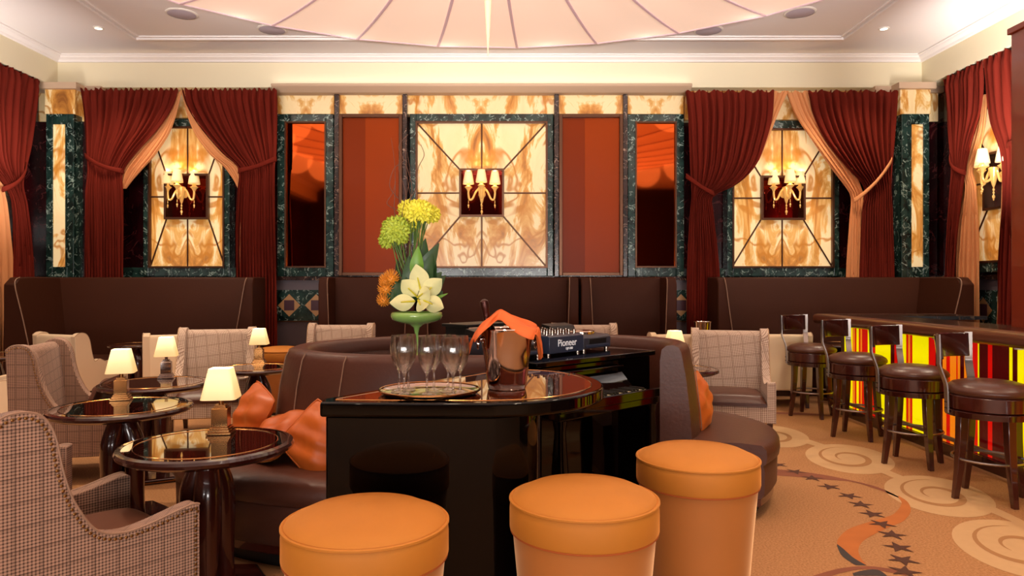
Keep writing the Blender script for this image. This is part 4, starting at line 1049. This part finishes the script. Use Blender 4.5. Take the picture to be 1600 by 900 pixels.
for i in range(6):
    for j in range(5):
        if i==0 and j==0: k0=MB().lathe([(.011,.0),(.009,.03),(.001,.03)],10,cap1=False).build('knob',M['knob'],mx_); kk=k0
        else: kk=k0.copy(); C.objects.link(kk)
        kk.location=(-.14+.056*i,.05+.065*j,.12)
for x in (-.15,.15): MB().lathe([(.016,0),(.016,.014)],12,(x,.03,0)).build('foot',M['knob'],mx_)
def text(s_,size,loc,parent,name,m):
    cu=bpy.data.curves.new(name,'FONT'); cu.body=s_; cu.size=size; cu.extrude=.001; cu.align_x='CENTER'; cu.align_y='CENTER'
    tmp=bpy.data.objects.new('tmp',cu); C.objects.link(tmp); dg=bpy.context.evaluated_depsgraph_get()
    me=bpy.data.meshes.new_from_object(tmp.evaluated_get(dg)); bpy.data.objects.remove(tmp)
    me.materials.clear(); me.materials.append(m); o=bpy.data.objects.new(name,me); C.objects.link(o); o.parent=parent; o.location=loc; o.rotation_euler=(pi/2,0,0); return o
text('Pioneer',.062,(.0,-.003,.072),mx_,'lettering',M['white_text']); text('DJM-800',.020,(.02,-.003,.036),mx_,'small_lettering',M['white_text'])
lp=tag(empty('laptop',gp(.46,.62,.9655),AG),'thin black closed laptop standing on black riser behind the mixer','laptop')
MB().box(-.2,.2,-.02,.22,.185,.205).build('laptop_body',M['black_matte'],lp,bevel=.004)
b=MB(); b.box(-.18,-.16,0,.2,0,.185); b.box(.16,.18,0,.2,0,.185); b.build('riser',M['black_matte'],lp,smooth=0)

# ---------------------------------------------------------------- champagne bucket, bottle, napkin
Bk=at(792,607,1.002)
bk=tag(empty('champagne_bucket',tuple(Bk)),'polished steel champagne bucket on the black piano bar','bucket')
prof=[(.074,0),(.078,.004),(.083,.03),(.096,.14),(.108,.235),(.113,.246),(.110,.250),(.104,.244),(.092,.14),(.079,.03),(.07,.012),(.001,.010)]
MB().lathe(prof,56,cap1=False).build('pail',M['steel'],bk,smooth=60)
for s in (0,1):
    a=R(8)+pi*s; b=MB(); c0=Vector((.108*cos(a),.108*sin(a),.205)); b.ball(c0,.010,10); 
    u=Vector((-sin(a),cos(a),0)); b.tube([c0+Vector((cos(a),sin(a),0))*.012+u*.022*cos(2*pi*i/20)+Vector((0,0,-.018+.022*sin(2*pi*i/20))) for i in range(20)],.0035,6,closed=True)
    b.build('ring_handle',M['steel'],bk)
bo=tag(empty('champagne_bottle',(Bk.x-.045,Bk.y+.02,Bk.z+.05)),'dark champagne bottle neck sticking out of the steel bucket','bottle'); bo.rotation_euler=(R(4),R(-9),0)
MB().lathe([(.035,0),(.038,.02),(.038,.15),(.03,.19),(.017,.225),(.0145,.25),(.014,.27)],24).build('bottle_glass',M['bottle'],bo)
MB().lathe([(.0155,.235),(.016,.28),(.0175,.285),(.019,.30),(.017,.315),(.008,.322),(.001,.323)],20,cap1=False).build('foil_cap',mat('dark_bronze_foil','#3a1a14',.3,.7,bump=.3,bscale=80),bo)
# draped napkin
nb=MB()
def nap(u,v):
    # u: left hem -> neck -> right hem, v: across; the cloth lies over the bottle shoulder and the rim
    P=[(-.158,-.02,.150,.07),(-.150,-.03,.180,.10),(-.138,-.035,.215,.13),(-.115,-.035,.255,.17),(-.075,-.02,.290,.16),(-.035,.0,.318,.08),(.0,.0,.305,.13),(.05,.0,.280,.19),(.095,.0,.262,.20),(.122,.01,.245,.17),(.134,.015,.19,.12),(.140,.02,.13,.07)]
    k=u*(len(P)-1); i=min(int(k),len(P)-2); t=k-i
    Q=[Vector((*p,)) for p in P]; a,b_,c,d=Q[max(i-1,0)],Q[i],Q[i+1],Q[min(i+2,len(P)-1)]
    p=.5*((2*b_)+(c-a)*t+(2*a-5*b_+4*c-d)*t*t+(3*b_-a-3*c+d)*t**3)
    wd=p[3]; q=2*v-1
    fold=.009*sin(v*16+u*7)+.006*sin(v*27-u*11)
    return (p[0]+fold*.6+Bk.x, p[1]+q*wd*.62+Bk.y, p[2]+fold*.9-q*q*.035*(1 if .2<u<.8 else .3)+Bk.z)
nb.grid(nap,50,22); o=nb.build('napkin',M['napkin'],smooth=180,solid=.003); tag(o,'orange cloth napkin draped over the rim of the champagne bucket','napkin')

# ---------------------------------------------------------------- tray with flutes
Tp=at(672,614,1.002)
tr=tag(empty('serving_tray',tuple(Tp)),'round silver tray holding crystal glasses on the black piano bar','tray')
MB().lathe([(.15,0),(.175,.004),(.19,.010),(.197,.016),(.200,.014),(.194,.008),(.178,.001)],64,cap0=True,cap1=False).build('tray_plate',M['steel'],tr,smooth=60)
MB().tube([(.198*cos(2*pi*i/64),.198*sin(2*pi*i/64),.016) for i in range(64)],.004,6,closed=True).build('tray_rim',M['brass'],tr)
def make_flute():
    e=empty('champagne_glass'); n=28
    o_=[(.030,0),(.031,.002),(.012,.005),(.0055,.010),(.0042,.03),(.0042,.065),(.006,.078),(.015,.092),(.027,.115),(.0345,.145),(.0365,.165),(.0345,.19),(.0315,.222)]
    i_=[(.0302,.2225),(.0332,.19),(.0352,.165),(.0332,.145),(.0255,.116),(.0135,.095),(.001,.088)]
    MB().lathe([(.001,0)]+o_+i_,n,cap0=False,cap1=False,f=lambda a,z:1+(.018*cos(12*a+z*40) if .08<z<.2 else 0)).build('glass_bowl',M['glass'],e,smooth=60)
    return e
fl_=make_flute(); ch=fl_.children[0]
C.objects.unlink(ch); 
bpy.data.objects.remove(fl_); ch.parent=None; C.objects.link(ch); ch.name='champagne_glass'
gl=[(623.5,610,'leftmost champagne glass on the tray'),(631.5,616,'champagne glass in the left cluster, nearest the camera'),(638,607,'champagne glass in the left cluster, at the back'),(667,616,'front champagne glass of the middle pair'),(678,609,'rear champagne glass of the middle pair'),(700,609,'champagne glass in the right cluster, left one'),(708,618,'champagne glass in the right cluster, nearest the camera'),(719,612,'rightmost champagne glass on the tray')]
for i,(px,py,l) in enumerate(gl):
    p=at(px,py,1.006); o=ch if i==0 else ch.copy()
    if i: C.objects.link(o)
    d=Vector((p.x-Tp.x,p.y-Tp.y)); 
    o.location=(p.x,p.y,1.0065); o.rotation_euler=(0,0,i); tag(o,l,'glass','crystal champagne glasses on the tray')

# ---------------------------------------------------------------- vase and flowers
Vp=Vector((wx(651,4.55),4.55,.9655))
S=4.55/F   # metres per pixel at the vase
va=MB(); va.lathe([(.001,0),(.07,.0),(.075,.006),(.05,.018),(.018,.035),(.011,.07),(.011,.15),(.02,.19),(.05,.21),(.11,.222),(.155,.24),(.168,.265),(.163,.285),(.155,.288),(.155,.27),(.14,.25),(.001,.235)],48,cap0=False,cap1=False)
o=va.build('footed_vase',M['green_glass'],smooth=70); o.location=Vp; tag(o,'green glass footed bowl vase standing in the middle of the sofa ring','vase')
VX0=651
def vp(px,py,dy=0): return Vector(((px-VX0)*S, dy, (VY-py)*S+EYE-Vp.z))
fa=tag(empty('flower_arrangement',tuple(Vp)),'tall arrangement of yellow and cream blooms with dark leaves in the green vase','flowers')
rnd=random.Random(11)
def head(center,r,m,name,n,pr,sq=(1,1,.8)):
    b=MB()
    for k in range(n):
        th=math.acos(1-1.75*(k+.5)/n); ph=k*2.399; d=Vector((sin(th)*cos(ph)*sq[0],sin(th)*sin(ph)*sq[1],cos(th)*sq[2])); c=center+d*r
        dn=d.normalized(); a=dn.orthogonal().normalized(); b2=dn.cross(a)
        L=pr*rnd.uniform(.8,1.3)
        for q in range(5):   # small five petalled floret
            an=2*pi*q/5+k; o_=(a*cos(an)+b2*sin(an)); s_=(dn.cross(o_))*L*.32
            tip=c+o_*L+dn*L*.55; mid=c+o_*L*.55+dn*L*.25
            b.add([c,mid+s_,tip,mid-s_],[(0,1,2,3)])
    b.ball(center,r*.8,12,sc=sq)
    return b.build(name,m,fa,smooth=0)
head(vp(655,332,-.02),.085,M['yellow_fl'],'yellow_bloom',90,.028,(1,1,.75)); head(vp(638,326,.05),.06,M['yellow_fl'],'yellow_bloom',60,.026); head(vp(668,334,.06),.065,M['yellow_fl'],'yellow_bloom',60,.026,(1,1,.7))
head(vp(620,362,-.03),.085,M['green_fl'],'lime_bloom',90,.028,(.95,.9,1)); head(vp(609,374,.03),.06,M['green_fl'],'lime_bloom',50,.026)
head(vp(634,352,.04),.055,M['yellow_fl'],'yellow_bloom',50,.025)
b=MB()
for k in range(34):
    x0=rnd.uniform(632,650); y0=rnd.uniform(452,470)
    if k<18: tx=rnd.uniform(642,668); ty=345
    else: tx=rnd.uniform(608,630); ty=378
    dy=rnd.uniform(-.05,.05); m_=vp((x0+tx)/2+rnd.uniform(-3,3),(y0+ty)/2,dy); b.tube(catmull([vp(x0,y0,0),m_,vp(tx,ty,dy)],4),.0035,5)
b.build('stems',M['stem'],fa)
b=MB()
for k in range(14):
    x0=rnd.uniform(630,645); tx=rnd.uniform(595,640); ty=rnd.uniform(330,400)
    if k<5: tx=rnd.choice([600,612,636,640,627]); ty=rnd.uniform(205,270)
    P=[vp(x0,455,0)]
    for j in range(1,7):
        t=j/6; P.append(vp(x0+(tx-x0)*t+rnd.uniform(-7,7),455+(ty-455)*t,rnd.uniform(-.05,.05)))
    b.tube(catmull(P,5),[.004*(1-.75*i/30) for i in range(31)],5)
# thin curly willow twigs
for pts in ([(622,310),(608,290),(614,262),(628,248),(620,225),(634,205)],[(634,320),(648,296),(652,262),(661,240),(655,222)],[(625,330),(604,318),(612,300),(616,282)]):
    b.tube(catmull([vp(x,y,.02*i) for i,(x,y) in enumerate(pts)],6),.0022,4)
b.build('twigs',M['twig'],fa)
def leaf(base,tip,wd,bend,m,name='leaf',cup=.25,npt=10,nrm=None):
    b=MB(); ax=tip-base; L=ax.length; t=ax.normalized(); nrm=Vector((0,-1,.25)).normalized() if nrm is None else nrm
    s_=t.cross(nrm).normalized(); n2=s_.cross(t)
    def f(u,v):
        q=sin(pi*min(1,(v*.96+.02))**.8)*wd; a=(2*u-1)
        return base+t*(L*v)+s_*(a*q)+n2*(bend*sin(pi*v)+cup*abs(a)**1.5*q)
    b.grid(f,6,npt); return b.build(name,m,fa,smooth=180)
for (bx,by,tx,ty,wd,dy,bd) in [(655,440,664,372,.05,.03,.02),(652,450,686,380,.055,.0,.03),(660,460,690,425,.05,.02,.02),(640,460,618,405,.045,.05,.02),(625,470,606,445,.05,-.04,.02),(640,450,648,390,.045,-.02,.02),(668,455,690,440,.05,.05,.02),(630,470,612,430,.05,.0,.02),(640,478,606,468,.05,-.05,.02),(636,470,620,440,.055,-.06,.03),(650,470,660,420,.06,-.02,.02),(675,470,692,455,.045,.0,.01)]:
    leaf(vp(bx,by,dy*.5),vp(tx,ty,dy),wd,bd,M['leaf'])
for (bx,by,tx,ty,wd,dy) in [(648,470,640,400,.06,-.04),(655,470,676,396,.06,-.03),(630,476,616,452,.06,-.07),(645,476,632,430,.065,-.06),(662,470,680,404,.05,.04),(660,476,696,430,.05,.03)]:
    leaf(vp(bx,by,dy*.5),vp(tx,ty,dy),wd,.03,M['leaf'])
leaf(vp(652,440,-.03),vp(655,385,-.05),.045,.02,M['leaf_light']); leaf(vp(672,472,-.06),vp(702,458,-.09),.012,.01,M['leaf_light'],cup=0)
# cream lilies / anthurium: broad pointed petals around a centre
def lily(c,r,n,rot,nrm):
    b=MB(); nrm=nrm.normalized(); a=nrm.orthogonal().normalized(); b2=nrm.cross(a)
    for k in range(n):
        an=2*pi*k/n+rot; d=a*cos(an)+b2*sin(an); s_=nrm.cross(d)
        def f(u,v,d=d,s_=s_,k=k):
            w_=r*.47*(sin(pi*min(1,v*.93+.07)**.75)); q=2*u-1
            return c+d*(r*v)+s_*(q*w_)+nrm*(r*(.30*v-.28*v*v)+.10*r*abs(q)*sin(pi*v)+.004*k)
        b.grid(f,6,9)
    o=b.build('cream_bloom',M['cream_fl'],fa,smooth=180)
    MB().tube([c,c+nrm*r*.35],[.008,.005],6).build('spadix',M['yellow_fl'],o)
for k,(bx,by,tx,ty,wd,dy,nx,nz) in enumerate([(661,455,655,414,.062,-.13,0,.2),(664,462,694,436,.058,-.14,.4,.2),(664,468,697,480,.055,-.15,.35,-.1),(654,462,634,438,.060,-.135,-.3,.3),(652,470,616,472,.055,-.15,-.4,.1),(658,468,668,482,.050,-.17,.1,-.2),(657,464,676,452,.048,-.17,.2,.3)]):
    o=leaf(vp(bx,by,dy+.03),vp(tx,ty,dy-.03),wd,-.012,M['cream_fl'],'cream_spathe',cup=-.35,npt=12,nrm=Vector((nx,-1,nz)).normalized())
    b=MB(); p0=vp(bx,by,dy+.02); p1=vp(bx+(tx-bx)*.5,by+(ty-by)*.5,dy-.05); b.tube([p0,p1],[.007,.004],6); b.build('spadix',M['yellow_fl'],o)
for (px,py,r) in [(605,452,.045),(602,470,.04),(613,436,.045),(604,440,.035)]:
    b=MB(); c=vp(px,py,-.05)
    for k in range(70):
        th=math.acos(1-2*(k+.5)/70); ph=k*2.399; d=Vector((sin(th)*cos(ph),sin(th)*sin(ph),cos(th)))
        b.tube([c+d*r*.5,c+d*r+Vector((0,0,.004)),c+d*r*1.25+Vector((0,0,.012))],[.003,.0026,.0015],4)
    b.ball(c,r*.7,10); b.build('pincushion_bloom',M['orange_fl'],fa,smooth=60)

# wine cooler on a stand seen over the right armchair
wc=tag(empty('wine_cooler',(2.24,8.0,0)),'small silver wine bucket on a stand behind the right checked armchair','wine cooler')
MB().lathe([(.07,.80),(.085,.9),(.095,1.0),(.10,1.012),(.092,1.0),(.08,.9),(.001,.82)],32,cap1=False).build('bucket_bowl',M['steel'],wc)
MB().lathe([(.12,0),(.12,.01),(.02,.03),(.012,.06),(.012,.78),(.05,.80)],24).build('stand',M['steel'],wc)
